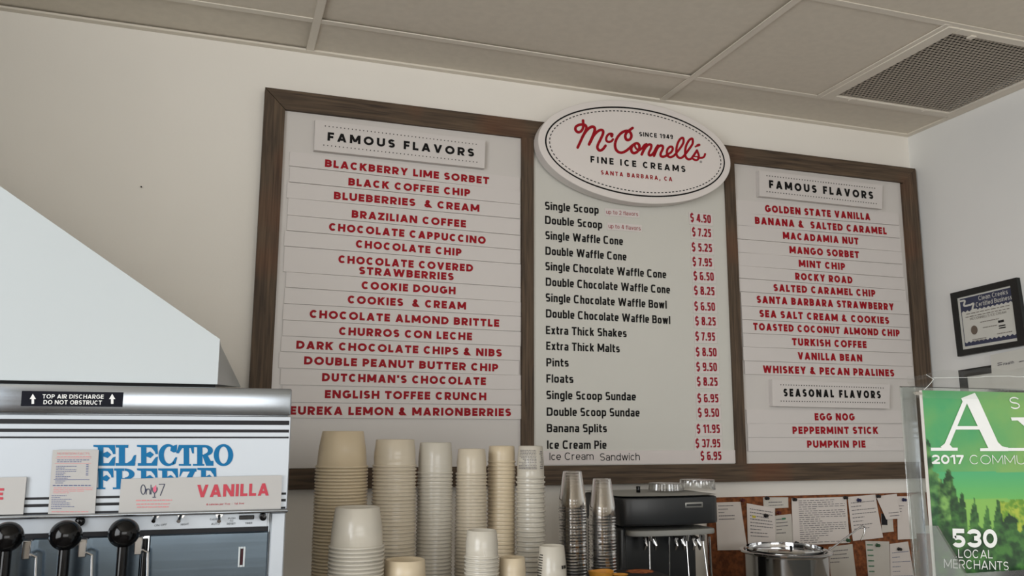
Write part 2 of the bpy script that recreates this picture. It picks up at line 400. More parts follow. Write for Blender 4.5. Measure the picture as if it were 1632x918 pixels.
M_door = steel('stainless_door', (106, 120, 132), .16, 'x', .06)  # darker copy of the steel, its dim bluish reflection put into the colour
M_alu = mat('aluminium_panel', (178, 184, 190), .4, metal=.4, noise=.05, nscale=(1.5, 1.5, 3))
M_chrome = mat('chrome', (210, 210, 210), .1, metal=1)
M_rub = mat('black_plastic', (9, 9, 10), .14, noise=.1, spec=.3)
M_stripe = mat('stripe_black', (16, 17, 22), .5, spec=.3)
M_blue = mat('letter_blue', (12, 104, 154), .6, noise=.08, spec=.2)
M_navy = mat('navy_ink', (30, 36, 66), .5); M_pink = mat('pink_ink', (206, 92, 120), .5)
M_vred = mat('sign_red', (178, 46, 64), .5); M_ltred = mat('faint_red', (206, 130, 132), .6); M_bluink = mat('blue_ink', (72, 84, 130), .6)
M_card = mat('card_white', (172, 170, 167), .45, noise=.02)
M_white = mat('white_enamel', (182, 189, 191), .35, noise=.02, nscale=(2, 2, 2))
M_label = mat('warning_black', (18, 20, 30), .7, noise=.2, nscale=(60, 60, 60), spec=.15); M_lblw = mat('warning_white', (222, 222, 220), .5)
M_grey = mat('grey_cap', (150, 150, 145), .6, noise=.05); M_mix = mat('mixer_charcoal', (38, 40, 42), .32, noise=.08)
M_badge = mat('badge_grey', (150, 150, 146), .35, metal=.6)
M_cork = mat('cork', (146, 86, 48), .95, rgb2=(98, 54, 28), nscale=(70, 70, 70), bump=.5, bscale=220)
M_paper = mat('paper', (222, 213, 206), .8, noise=.04, nscale=(9, 9, 9)); M_paper2 = mat('paper_grey', (206, 200, 190), .8, noise=.05, nscale=(9, 9, 9))
M_ink = mat('grey_ink', (104, 100, 104), .8); M_inkg = mat('green_marker', (70, 130, 96), .8); M_yel = mat('yellow_marker', (206, 190, 70), .8)
M_pin = mat('pin_black', (22, 18, 20), .3); M_pinr = mat('pin_maroon', (84, 20, 18), .3); M_ping = mat('pin_green', (46, 84, 54), .3); M_pinb = mat('pin_blue', (28, 32, 74), .3)
M_lamred = mat('display_red', (52, 10, 22), .12)
M_count = mat('counter_laminate', (150, 140, 128), .5, noise=.1); M_shelf = mat('shelf_dark', (26, 22, 20), .6, noise=.1)
M_bowl = mat('waffle_gold', (226, 160, 62), .55, noise=.2, nscale=(60, 60, 60)); M_nut = mat('waffle_brown', (132, 62, 28), .7, rgb2=(190, 110, 50), nscale=(70, 70, 70), bump=.6, bscale=140)
M_blackwood = mat('frame_black', (14, 18, 16), .4); M_certblue = mat('certificate_navy', (52, 58, 84), .5); M_mat = mat('certificate_paper', (214, 214, 206), .6); M_seal = mat('seal_bronze', (108, 96, 84), .5)
M_certink = mat('certificate_ink', (120, 112, 104), .6)

# ------------------------------------------------------------------ room shell
WY = .039; XR = 2.452; ZC = 2.708
struct('wall_back', MB().box((WALL_L, WY, 0), (XR+.12, WY+.12, 3.0)), M_wall)
struct('wall_right', MB().box((XR, WALL_REAR, 0), (XR+.12, WY, 3.0)), M_wall_r)
lw = MB(); sy0, sy1, sz0, sz1 = -4.15, -1.75, .92, 2.62
lw.box((WALL_L-.12, WALL_REAR, 0), (WALL_L, sy0, 3)); lw.box((WALL_L-.12, sy1, 0), (WALL_L, WY, 3)); lw.box((WALL_L-.12, sy0, 0), (WALL_L, sy1, sz0)); lw.box((WALL_L-.12, sy0, sz1), (WALL_L, sy1, 3))
struct('wall_left', lw, mat('wall_paint_brown', (120, 100, 82), .85))
struct('floor', MB().box((WALL_L-.12, WALL_REAR-.12, -.1), (XR+.12, WY+.12, 0)), M_floor)
rw = MB(); wx0, wx1, wz0, wz1 = -1.2, 2.3, .92, 2.62
rw.box((WALL_L, WALL_REAR-.12, 0), (wx0, WALL_REAR, 3)); rw.box((wx1, WALL_REAR-.12, 0), (XR, WALL_REAR, 3))
rw.box((wx0, WALL_REAR-.12, 0), (wx1, WALL_REAR, wz0)); rw.box((wx0, WALL_REAR-.12, wz1), (wx1, WALL_REAR, 3))
struct('wall_rear', rw, M_wall)
wf = MB()
for x in (wx0, -.5, .9, wx1-.05): wf.box((x, WALL_REAR-.09, wz0), (x+.05, WALL_REAR-.03, wz1))
for z in (wz0, wz1-.05): wf.box((wx0, WALL_REAR-.09, z), (wx1, WALL_REAR-.03, z+.05))
struct('window_1', wf, M_grey)
# suspended ceiling: tiles lying above the flanges of the white grid
TX = [-2.317, -1.095, .127, 1.349]; TYS = [-.182, -.757, -1.35, -1.96, -2.57, -3.18, -3.79, -4.4, -5.0, -5.6]
ct = MB()
xs = [WALL_L] + [x for x in TX if x > WALL_L] + [XR]; ys = [WY] + TYS + [WALL_REAR]
VX0, VX1, VY1, VY0 = 1.851, 2.452, -.182, -.757
for i in range(len(xs)-1):
    for j in range(len(ys)-1):
        x0, x1, y1, y0 = xs[i], xs[i+1], ys[j], ys[j+1]
        up = random.choice((.004, .006, .009))
        if j == 1 and i == len(xs)-2: x1 = VX0
        ct.box((x0+.004, y0+.004, ZC+up), (x1-.004, y1-.004, ZC+up+.015))
struct('ceiling', ct, M_ceil)
struct('trim_1', MB().box((WALL_L, WALL_REAR, ZC+.05), (XR, WY, ZC+.10)), M_dark)       # dark void above the tiles
k = 2
def tee(a, b):
    global k
    struct('trim_%d' % k, MB().bbox(a, b, .001, 1), M_tee); k += 1
for x in TX[1:]: tee((x-.012, WALL_REAR, ZC-.001), (x+.012, WY, ZC+.003))
for y in TYS: tee((WALL_L, y-.012, ZC), (XR, y+.012, ZC+.0035))
tee((VX0-.012, VY0, ZC-.001), (VX0+.012, VY1, ZC+.003))
tee((WALL_L, WY-.022, ZC-.0022), (XR, WY, ZC+.0048)); tee((XR-.022, WALL_REAR, ZC-.0028), (XR, WY, ZC+.0052))

# ceiling vent with a perforated face
v = thing('ceiling_vent', 'square perforated metal air vent set in the ceiling grid', 'vent', ((VX0+VX1)/2, (VY0+VY1)/2, ZC-.006))
ix0, ix1, iy0, iy1 = VX0+.048, VX1-.048, VY0+.035, VY1-.035
fr = MB()
zz0, zz1 = ZC-.004, ZC+.012
for a, b in (((VX0+.006, VY0+.006), (ix0, VY1-.006)), ((ix1, VY0+.006), (VX1-.006, VY1-.006)), ((ix0, VY0+.006), (ix1, iy0)), ((ix0, iy1), (ix1, VY1-.006))):
    fr.bbox((*a, zz0), (*b, zz1), .0015, 1)
obj('frame', fr, M_tee, v)
g = MB(); nx, ny = 34, 34; cx_, cy_ = (ix1-ix0)/nx, (iy1-iy0)/ny
for j in range(ny):
    for i in range(-1, nx):
        x0 = ix0+(i+(.5 if j % 2 else 0))*cx_; 
        if x0 < ix0-1e-6 or x0+cx_ > ix1+1e-6: continue
        y0 = iy0+j*cy_; c = (x0+cx_/2, y0+cy_/2); r = .405*cx_
        sq = [(x0, y0), (c[0], y0), (x0+cx_, y0), (x0+cx_, c[1]), (x0+cx_, y0+cy_), (c[0], y0+cy_), (x0, y0+cy_), (x0, c[1])]
        ho = [(c[0]+r*math.cos(a*PI/4+PI*1.25), c[1]+r*math.sin(a*PI/4+PI*1.25)) for a in range(8)]
        z = ZC+.003
        g.add([(*p, z) for p in sq]+[(*p, z) for p in ho]+[(*p, z+.0012) for p in ho],
              [(q, 8+q, 8+(q+1) % 8, (q+1) % 8) for q in range(8)]+[(8+q, 16+q, 16+(q+1) % 8, 8+(q+1) % 8) for q in range(8)])
obj('perforated_face', g, mat('vent_paint', (176, 166, 152), .6), v, fix=False, flat=False)
obj('duct_backing', MB().box((ix0-.01, iy0-.01, ZC+.045), (ix1+.01, iy1+.01, ZC+.049)), M_dark, v)  # black plate painting the dark of the duct behind the holes
for x in (ix0+.06, ix1-.12):
    for y in (iy0-.012, iy1-.008): obj('clip', MB().bbox((x, y, ZC-.008), (x+.02, y+.02, ZC-.002), .001, 1), M_tee, v)

# ------------------------------------------------------------------ menu board
BZ0, BZ1 = 1.385, 2.5636; BW = 2.44; YP = .012            # YP: face of the white panels
board = thing('menu_board', 'wide menu board of three white panels in a rough brown barnwood frame', 'menu board', (BW/2, .03, BZ0))
T = .062
def rail(pts, m, nm): obj(nm, MB().prism([(p[0], 0, p[1]) for p in pts], (0, .036, 0)), m, board)
g_ = .0012
rail([(0, BZ1), (BW, BZ1), (BW-T, BZ1-T), (T, BZ1-T)], M_wx, 'top_rail')
rail([(0, BZ0), (T, BZ0+T-.003), (BW-T, BZ0+T-.003), (BW, BZ0)], M_wx, 'bottom_rail')
rail([(0, BZ0+g_), (0, BZ1-g_*2), (T-g_, BZ1-T-g_), (T-g_, BZ0+T)], M_wz, 'side_rail')
rail([(BW, BZ0+g_), (BW-T-.008, BZ0+T), (BW-T-.008, BZ1-T-.006), (BW, BZ1-g_*2)], M_wz, 'side_rail')
for a, b in ((.815, .856), (1.580, 1.621)): rail([(a, BZ0+T-.003), (a, BZ1-T), (b, BZ1-T), (b, BZ0+T-.003)], M_wz, 'divider')
zb, zt = BZ0+T-.003, BZ1-T
lp = obj('left_panel', MB().box((T-g_, YP, zb), (.815, .034, zt)), M_panel, board)
cp = obj('centre_panel', MB().box((.856, YP-.004, zb), (1.580, .034, zt)), M_panel_c, board)
rp_ = obj('right_panel', MB().box((1.621, YP, zb), (BW-T-.008, .034, zt)), M_panel, board)

YC = YP-.0046
items = [("Single Scoop", (868.7, 334), (954.2, 341)), ("Double Scoop", (868.7, 356.7), (959.8, 364.6)), ("Single Waffle Cone", (869.2, 381.2), (993, 390.8)),
 ("Double Waffle Cone", (869.2, 405.9), (998.6, 415.4)), ("Single Chocolate Waffle Cone", (869.2, 430.5), (1062, 443.7)), ("Double Chocolate Waffle Cone", (869.7, 455.5), (1068, 468)),
 ("Single Chocolate Waffle Bowl", (869.7, 480.6), (1062.8, 492)), ("Double Chocolate Waffle Bowl", (870, 506), (1068.5, 516.6)), ("Extra Thick Shakes", (870, 532.5), (998.8, 537.5)),
 ("Extra Thick Malts", (870.5, 557.6), (987.8, 561.8)), ("Pints", (870.8, 583.9), (906.4, 584.6)), ("Floats", (870.8, 609.7), (913.9, 610.4)), ("Single Scoop Sundae", (870.8, 636), (1013.6, 638.5)),
 ("Double Scoop Sundae", (871.3, 662.8), (1019.6, 664)), ("Banana Splits", (871.5, 689), (967.3, 689)), ("Ice Cream Pie", (871.8, 715.4), (966.8, 715.4))]
for s, a, b in items: ptext(s, a, b, 13.2, M_black, cp, YC, w=.20, n=3.4, sp=.115)

def plate(mb, BL, BR, h, y0, y1, r=0):
    up = Vector((-(BR-BL).z, 0, (BR-BL).x)).normalized()*h
    P = [Vector((p.x, y0, p.z)) for p in (BL, BR, BR+up, BL+up)]
    mb.prism(P, (0, y1-y0, 0)); return mb
# strip for the ice cream sandwich + its lettering
YS = YC-.003
BL, BR = at(864, 741, YS), at(1175, 738, YS)
sw = thing('menu_strip', 'white slip reading Ice Cream Sandwich across the foot of the middle panel', 'sign strip', ((BL+BR)/2)+Vector((0, .002, 0)))
obj('slip', plate(MB(), BL, BR, 22*mpp(BL), YS, YC-.0002), M_stick, sw)
mb = MB(); ptext("Ice Cream", (875.8, 733.3), (946, 732.6), 11.5, M_black, sw, YS-.0005, w=.115, n=2.3, sp=.12, mb=mb); ptext("Sandwich", (956.5, 734.3), (1019.9, 733.5), 11.5, M_black, sw, YS-.0005, w=.115, n=2.3, sp=.12, mb=mb)
obj('lettering', mb, M_black, sw, fix=False)
# price stickers
prices = [("$ 4.50", 1100.4, 353, 1133.2, 355.7), ("$ 7.25", 1103.3, 375.8, 1133.5, 378.2), ("$ 5.25", 1102.8, 400, 1135, 402), ("$ 7.95", 1104, 423.2, 1135, 425),
 ("$ 6.50", 1105.7, 446, 1138, 447.5), ("$ 8.25", 1106.4, 469.2, 1139, 470.8), ("$ 6.50", 1106.9, 494.3, 1140, 495.5), ("$ 8.25", 1108.3, 518, 1141, 519), ("$ 7.95", 1108.6, 542.3, 1139.9, 543.2),
 ("$ 8.50", 1109.3, 567.2, 1142.4, 568), ("$ 9.50", 1110, 591, 1143, 591.6), ("$ 8.25", 1111, 614.6, 1143.9, 615), ("$ 6.95", 1111.8, 641.2, 1145.2, 641.4), ("$ 9.50", 1112.6, 664.3, 1146.4, 664.3),
 ("$ 11.95", 1110.6, 690.2, 1147.4, 690), ("$ 37.95", 1108.8, 713.3, 1148.2, 713), ("$ 6.95", 1116.8, 733.3, 1150, 733)]
names = [i[0] for i in items] + ["Ice Cream Sandwich"]
for (s, x0, y0, x1, y1), nme in zip(prices, names):
    yb = (YS if nme == "Ice Cream Sandwich" else YC); last = nme == "Ice Cream Sandwich"
    BL, BR = at(x0-2, y0+(2.5 if last else 4.5), yb), at(x1+3, y1+(2.5 if last else 4.5), yb)
    st = thing('price_sticker', 'small white sticker with price %s in red, on the %s line' % (s, nme), 'price sticker', (BL+BR)/2, 'price stickers on the middle panel')
    obj('sticker', plate(MB(), BL, BR, (17 if last else 20)*mpp(BL), yb-.0012, yb-.0001), M_stick, st)
    ptext(s, (x0, y0), (x1, y1), 13.3, M_darkred, st, yb-.0016, w=.20, n=3.4, sp=.10)
for s, a, b, w_ in (("up to 2 flavors", (966.2, 340.6), (1017, 344.5), 'Single Scoop'), ("up to 4 flavors", (969.8, 363.2), (1020.9, 367.3), 'Double Scoop')):
    BL, BR = at(a[0]-2, a[1]+3, YC), at(b[0]+2, b[1]+3, YC)
    st = thing('note_sticker', 'thin white sticker reading %s beside %s' % (s, w_), 'sticker', (BL+BR)/2, 'thin note stickers')
    obj('sticker', plate(MB(), BL, BR, 12*mpp(BL), YC-.0012, YC-.0001), M_stick, st)
    ptext(s, a, b, 6.6, M_darkred, st, YC-.0016, w=.12, n=2.3, sp=.13)

# flavour strips
def strips(rows, group, pos):
    prev = None
    for (txt, lines, bl, br, top) in rows:
        y1 = YP-.0002; y0 = YP-.0060
        BL, BR = at(*bl, y0), at(*br, y0)
        if top: h = (at(top[0], top[1], y0)-BL).z
        else: h = (prev[0].z+prev[1].z)/2-(BL.z+BR.z)/2-.0018
        o = thing('flavor_strip', 'white strip reading %s in red capitals, in the %s panel' % (txt, pos), 'sign strip', (BL+BR)/2+Vector((0, .002, 0)), group)
        obj('strip', plate(MB(), BL, BR, h, y0, y1), M_strip, o)
        mb = MB()
        for (s, a, b, cap) in lines: ptext(s, a, b, cap, M_red, o, y0-.0005, w=.295, sp=.16, mb=mb)
        obj('lettering', mb, M_red, o, fix=False)
        prev = (BL, BR)
L_ = [("BLACKBERRY LIME SORBET", [("BLACKBERRY LIME SORBET", (517.6, 265.9), (779.4, 293.8), 12.2)], (460.9, 263.8), (828.5, 304), (460.9, 241.2)),
 ("BLACK COFFEE CHIP", [("BLACK COFFEE CHIP", (555, 295.4), (749.4, 313.2), 12.2)], (460.9, 289.4), (829, 325.4), None),
 ("BLUEBERRIES & CREAM", [("BLUEBERRIES  & CREAM", (531.8, 317.4), (764, 337.8), 12.2)], (456.8, 315), (829, 348.5), None),
 ("BRAZILIAN COFFEE", [("BRAZILIAN COFFEE", (560.3, 346.9), (742.6, 362.8), 12.3)], (458, 342.2), (829, 374.7), None),
 ("CHOCOLATE CAPPUCCINO", [("CHOCOLATE CAPPUCCINO", (524, 367.4), (774, 389), 12.3)], (457, 366.8), (829, 398), None),
 ("CHOCOLATE CHIP", [("CHOCOLATE CHIP", (566.8, 394.5), (735.5, 408.2), 12.3)], (452.5, 391.6), (829, 420.6), None),
 ("CHOCOLATE COVERED STRAWBERRIES", [("CHOCOLATE COVERED", (539, 419), (753.9, 433.2), 12.3), ("STRAWBERRIES", (572, 437), (723, 447), 12.3)], (451.5, 432.6), (829.7, 458), None),
 ("COOKIE DOUGH", [("COOKIE DOUGH", (576, 460.6), (726, 469.2), 12.4)], (455, 457.3), (829.7, 481.6), None),
 ("COOKIES & CREAM", [("COOKIES  & CREAM", (553.9, 483.3), (742.8, 493.5), 12.4)], (452.8, 483.2), (830, 504), None),
 ("CHOCOLATE ALMOND BRITTLE", [("CHOCOLATE ALMOND BRITTLE", (493.2, 506.5), (795.6, 521.2), 12.5)], (450.5, 509.4), (830, 528), None),
 ("CHURROS CON LECHE", [("CHURROS CON LECHE", (540, 533.8), (752.3, 542.5), 12.5)], (450, 534.8), (830, 551.8), None),
 ("DARK CHOCOLATE CHIPS & NIBS", [("DARK CHOCOLATE CHIPS & NIBS", (472, 555.7), (799.7, 568.6), 12.5)], (447.4, 559.7), (829, 574.5), None),
 ("DOUBLE PEANUT BUTTER CHIP", [("DOUBLE PEANUT BUTTER CHIP", (484.4, 580.8), (794, 592.2), 12.6)], (444, 585.9), (827.5, 598), None),
 ("DUTCHMAN'S CHOCOLATE", [("DUTCHMAN'S CHOCOLATE", (513, 607.6), (774.4, 613.9), 12.7)], (446.4, 612.7), (830, 621), None),
 ("ENGLISH TOFFEE CRUNCH", [("ENGLISH TOFFEE CRUNCH", (517.5, 634.6), (775, 638.2), 12.7)], (449, 640.8), (831, 645.2), None),
 ("EUREKA LEMON & MARIONBERRIES", [("EUREKA LEMON & MARIONBERRIES", (462, 660.8), (814.5, 663.4), 12.8)], (446, 665.6), (831, 668), None)]
strips(L_, 'flavor strips in the left panel', 'left')
R_ = [("GOLDEN STATE VANILLA", [("GOLDEN STATE VANILLA", (1219.4, 337.8), (1387.4, 351.2), 11.6)], (1173, 338.6), (1433.5, 358.8), (1173, 318.5)),
 ("BANANA & SALTED CARAMEL", [("BANANA &  SALTED CARAMEL", (1203.4, 356.8), (1413.3, 373.8), 11.6)], (1174.5, 358.8), (1435.3, 379.2), None),
 ("MACADAMIA NUT", [("MACADAMIA NUT", (1248, 380.7), (1368.6, 390), 11.5)], (1174.5, 380), (1437, 401.2), None),
 ("MANGO SORBET", [("MANGO SORBET", (1258.4, 403.5), (1369.4, 411.6), 11.5)], (1175, 402), (1439, 420.8), None),
 ("MINT CHIP", [("MINT CHIP", (1273.3, 425.2), (1347.4, 430.6), 11.5)], (1176.4, 422.8), (1440.5, 442.4), None),
 ("ROCKY ROAD", [("ROCKY ROAD", (1267.6, 445.8), (1359, 452), 11.5)], (1177.2, 442.6), (1443, 462.2), None),
 ("SALTED CARAMEL CHIP", [("SALTED CARAMEL CHIP", (1233, 464), (1395.6, 473.2), 11.5)], (1178.6, 464), (1445, 481.5), None),
 ("SANTA BARBARA STRAWBERRY", [("SANTA BARBARA STRAWBERRY", (1206.2, 482.8), (1425, 494.7), 11.6)], (1181.7, 487), (1449, 501.4), None),
 ("SEA SALT CREAM & COOKIES", [("SEA SALT CREAM & COOKIES", (1210.5, 505.3), (1417.3, 516.5), 11.6)], (1182.7, 508.8), (1450, 522), None),
 ("TOASTED COCONUT ALMOND CHIP", [("TOASTED COCONUT ALMOND CHIP", (1200.7, 526), (1434.3, 536.5), 11.4)], (1183.7, 530.5), (1451.3, 541.9), None),
 ("TURKISH COFFEE", [("TURKISH COFFEE", (1262.7, 550.4), (1381.4, 555), 11.6)], (1185, 552.4), (1453.3, 562.5), None),
 ("VANILLA BEAN", [("VANILLA BEAN", (1271.6, 572.8), (1374.5, 576.4), 11.6)], (1185, 574.4), (1454.6, 584), None),
 ("WHISKEY & PECAN PRALINES", [("WHISKEY & PECAN PRALINES", (1216, 594.2), (1425.5, 600.2), 11.6)], (1187.6, 596), (1457, 604), None)]
strips(R_, 'flavor strips in the right panel', 'right')
R2 = [("EGG NOG", [("EGG NOG", (1298.7, 670), (1362.4, 670.2), 11.4)], (1190.8, 675.2), (1459.5, 674.6), (1190.8, 653)),
 ("PEPPERMINT STICK", [("PEPPERMINT STICK", (1263.4, 691.6), (1400, 691.6), 11.4)], (1192.5, 697), (1462.7, 697), None),
 ("PUMPKIN PIE", [("PUMPKIN PIE", (1286.6, 713.7), (1379.7, 713.5), 11.4)], (1193, 719), (1463.7, 717.9), None)]
strips(R2, 'flavor strips in the right panel', 'right')

# raised header plaques
def plaque(txt, TL, TR, BL, BR, tL, tR, cap, d1, d2, label):
    y0 = YP-.020
    P = [at(*p, y0) for p in (BL, BR, TR, TL)]
    o = thing('header_plaque', label, 'sign plaque', (P[0]+P[1])/2+Vector((0, .01, 0)), 'raised header plaques')
    mb = MB().prism(P, (0, .0196, 0)); obj('plaque', mb, M_strip, o)
    ptext(txt, tL, tR, cap, M_black, o, y0-.0006, w=.28, sp=.30)
    mb = MB()
    for (a, b) in (d1, d2):
        A, B = at(*a, y0-.0006), at(*b, y0-.0006); n = 42; r = .95*mpp(A)
        for i in range(n):
            c = A.lerp(B, i/(n-1)); mb.poly([c+Vector((r*math.cos(q*PI/4), 0, r*math.sin(q*PI/4))) for q in range(8)])
    obj('dotted_line', mb, M_black, o, fix=False)
plaque("FAMOUS FLAVORS", (502.3, 190.3), (773.5, 223.8), (500.5, 239), (772, 268.2), (521.8, 224), (755.5, 250), 13.8, ((518.5, 200.8), (759, 230)), ((516, 231.2), (760, 258.5)), 'raised white plaque reading FAMOUS FLAVORS atop the left panel')
plaque("FAMOUS FLAVORS", (1209.9, 271.4), (1406.5, 295.3), (1210.4, 312.3), (1405.9, 332.9), (1226, 299.5), (1392, 317.6), 12.8, ((1222.3, 280), (1394, 300)), ((1222.5, 305.3), (1396.5, 324.6)), 'raised white plaque reading FAMOUS FLAVORS atop the right panel')
plaque("SEASONAL FLAVORS", (1230.3, 604.6), (1418.6, 612.8), (1231.6, 647.3), (1417.6, 651.4), (1249, 631.8), (1404, 635), 12.2, ((1244.5, 613.2), (1407.5, 618.4)), ((1245, 639.2), (1410, 642)), 'raised white plaque reading SEASONAL FLAVORS low in the right panel')

# oval sign
YO = -.045
ov = thing('oval_sign', 'white oval shop sign with red script lettering over the middle panel', 'sign', (1.203, -.03, 2.29))
OC = Vector((1.2153, 0, 2.482)); RX, RZ = .3605, .178
def ell(rx, rz, y, n=96): return [Vector((OC.x+rx*math.cos(2*PI*i/n), y, OC.z+rz*math.sin(2*PI*i/n))) for i in range(n)]
mb = MB(); n = 96
rings = [ell(RX-.004, RZ-.004, -.0025), ell(RX, RZ, -.004), ell(RX, RZ, YO+.0012), ell(RX-.0012, RZ-.0012, YO)]
vs = [p for r in rings for p in r]
fs = [(i*n+j, i*n+(j+1) % n, (i+1)*n+(j+1) % n, (i+1)*n+j) for i in range(len(rings)-1) for j in range(n)]
fs += [tuple(range(n)), tuple((len(rings)-1)*n+j for j in range(n))]
obj('sign_body', mb.add(vs, fs, True), M_sign, ov)
def ring(mb, rx, rz, w, y, a0=0, a1=2*PI, n=128):
    A = []; B = []
    for i in range(n+1):
        a = a0+(a1-a0)*i/n; A.append((OC.x+(rx+w/2)*math.cos(a), y, OC.z+(rz+w/2)*math.sin(a))); B.append((OC.x+(rx-w/2)*math.cos(a), y, OC.z+(rz-w/2)*math.sin(a)))
    mb.add(A+B, [(i, i+1, n+2+i, n+1+i) for i in range(n)])
YT = YO+.0009
mb = MB(); ring(mb, RX-.026, RZ-.0255, .0054, YO-.0004); obj('border_line', mb, M_black, ov, fix=False)
mb = MB()
# dashes at an even distance along the ellipse
N_ = 2000; rx, rz = RX-.0395, RZ-.0385; pts = [(rx*math.cos(2*PI*i/N_), rz*math.sin(2*PI*i/N_)) for i in range(N_+1)]
cum = [0]
for i in range(N_): cum.append(cum[-1]+math.dist(pts[i], pts[i+1]))
nd = 108; per = cum[-1]/nd
import bisect
for d in range(nd):
    a = bisect.bisect(cum, d*per)*2*PI/N_; b = bisect.bisect(cum, (d+.58)*per)*2*PI/N_
    ring(mb, rx, rz, .0034, YT-.0012, a, b, 3)
obj('dashed_line', mb, M_black, ov, fix=False)
YT = YO-.0001
# script lettering, drawn stroke by stroke
def zA(p): return at(905+p[0]/12.24, 180+p[1]/12.24, YT-.0003)
def zB(p): return at(1015+p[0]/12.24, 195+p[1]/12.24, YT-.0003)
mb = MB(); w = 54
for pts, ww in (([(296,148),(300,230),(292,305),(250,362),(195,375),(150,330),(157,272),(212,236),(285,226),(342,242),(362,290),(348,340),(295,450),(240,570),(192,675)], w),
            ([(280,480),(330,390),(400,308),(470,270),(520,290),(520,360),(475,480),(415,612)], w+4),
            ([(440,570),(500,450),(570,370),(640,332),(685,350),(684,410),(640,510),(585,625),(580,690),(622,732),(680,710),(735,640)], w),
            ([(858,448),(868,415),(825,406),(778,432),(750,490),(756,545),(800,566),(850,550),(880,515)], w-8), ([(852,440),(858,452)], w+6),
            ([(1262,294),(1200,340),(1142,392),(1120,450),(1135,510),(1172,530),(1217,508),(1240,450),(1222,388),(1170,352),(1105,358),(1030,402),(960,490),(923,595),(930,690),(972,752),(1040,775),(1115,752),(1190,698),(1262,632),(1340,592),(1388,622),(1394,690),(1355,755),(1290,785),(1245,752),(1238,690),(1262,640)], w),
            ([(1305,625),(1318,675),(1365,716),(1430,700),(1480,640)], w-14)): ribbon(mb, pts, ww, zA)
for pts, ww in (([(45,545),(95,510),(150,440),(185,428)], w-10), ([(185,428),(150,500),(95,625)], w), ([(110,590),(170,490),(228,436),(278,440),(276,500),(236,590),(240,638),(280,640),(330,590)], w-4),
            ([(330,590),(372,500),(410,452)], w-12), ([(410,455),(375,540),(335,650)], w), ([(350,620),(400,505),(450,458),(500,462),(506,515),(467,600),(466,650),(505,672),(560,655),(615,618)], w-4),
            ([(600,620),(660,590),(698,530),(688,482),(648,476),(600,522),(586,590),(602,652),(652,680),(720,652),(775,590),(850,495),(905,400),(908,320),(878,304),(830,345),(787,440),(768,560),(782,650),(832,694),(890,680),(945,620),(1020,520),(1085,420),(1088,335),(1060,318),(1010,362),(960,460),(942,570),(948,660),(992,716),(1050,714),(1092,668),(1145,590),(1172,548)], w-8),
            ([(1172,548),(1198,610),(1210,665),(1192,722),(1148,738),(1100,715)], w-12), ([(1110,668),(1185,668)], w-30), ([(1195,692),(1270,690),(1312,668),(1330,618)], w-12), ([(1143,474),(1185,452)], w-20), ([(1185,450),(1214,440)], w)): ribbon(mb, pts, ww, zB)
obj('script_lettering', mb, M_red, ov, fix=False)
mb = MB(); ribbon(mb, [(1250+20*math.cos(a*PI/6), 770+20*math.sin(a*PI/6)) for a in range(13)], 7, zB, 2); ribbon(mb, [(1244, 780), (1244, 760), (1256, 765), (1256, 780)], 6, zB, 2)
obj('registered_mark', mb, M_ink, ov, fix=False)
ptext("SINCE 1949", (1019, 217), (1072.7, 221.8), 7.2, M_black, ov, YT-.0003, w=.24, sp=.2)
ptext("FINE ICE CREAMS", (941.2, 258.8), (1092.6, 274.6), 10.6, M_black, ov, YT-.0003, w=.255, sp=.34)
ptext("SANTA BARBARA, CA", (957.8, 278), (1071.5, 289), 7, M_red, ov, YT-.0003, w=.24, sp=.34)

# ------------------------------------------------------------------ soft serve machine
YM = -1.0
XM1 = at(465, 620, YM).x; XMC = at(104.7, 853, YM).x; XM0 = 2*XMC-XM1-.02; ZT = at(465, 620, YM).z
mach = thing('soft_serve_machine', 'stainless soft serve ice cream machine with three black ball handles', 'soft serve machine', ((XM0+XM1)/2, YM+.4, 0))
zcap = at(300, 661, YM-.008).z; ztr = at(300, 816, YM).z; zctl = at(320, 843, YM).z
obj('cabinet', MB().bbox((XM0, YM+.012, 0), (XM1-.003, YM+.78, ZT-.012), .004), M_steel, mach)
obj('top_cap', MB().bbox((XM0-.004, YM-.008, zcap), (XM1, YM+.79, ZT), .003), M_steel_s, mach)
xh = at(459, 740, YM).x
hdr = obj('header_panel', MB().bbox((XM0, YM, ztr-.004), (xh+.002, YM+.02, zcap-.001), .0015, 1), M_alu, mach)
for (ya, yb_) in ((669.7, 676.9), (684.2, 689.2), (695.8, 698.6)):
    a = at(330, ya, YM).z; b = at(330, yb_, YM).z
    obj('stripe', MB().box((XM0+.004, YM-.0005, b), (xh-.001, YM+.0005, a)), M_stripe, hdr)
for (ya, yb_) in ((785, 788.6), (795, 799.3), (807.5, 812.8)):
    a = at(450, ya, YM).z; b = at(450, yb_, YM).z
    obj('stripe', MB().box((XM0+.004, YM-.0005, b), (xh-.001, YM+.0005, a)), M_stripe, hdr)
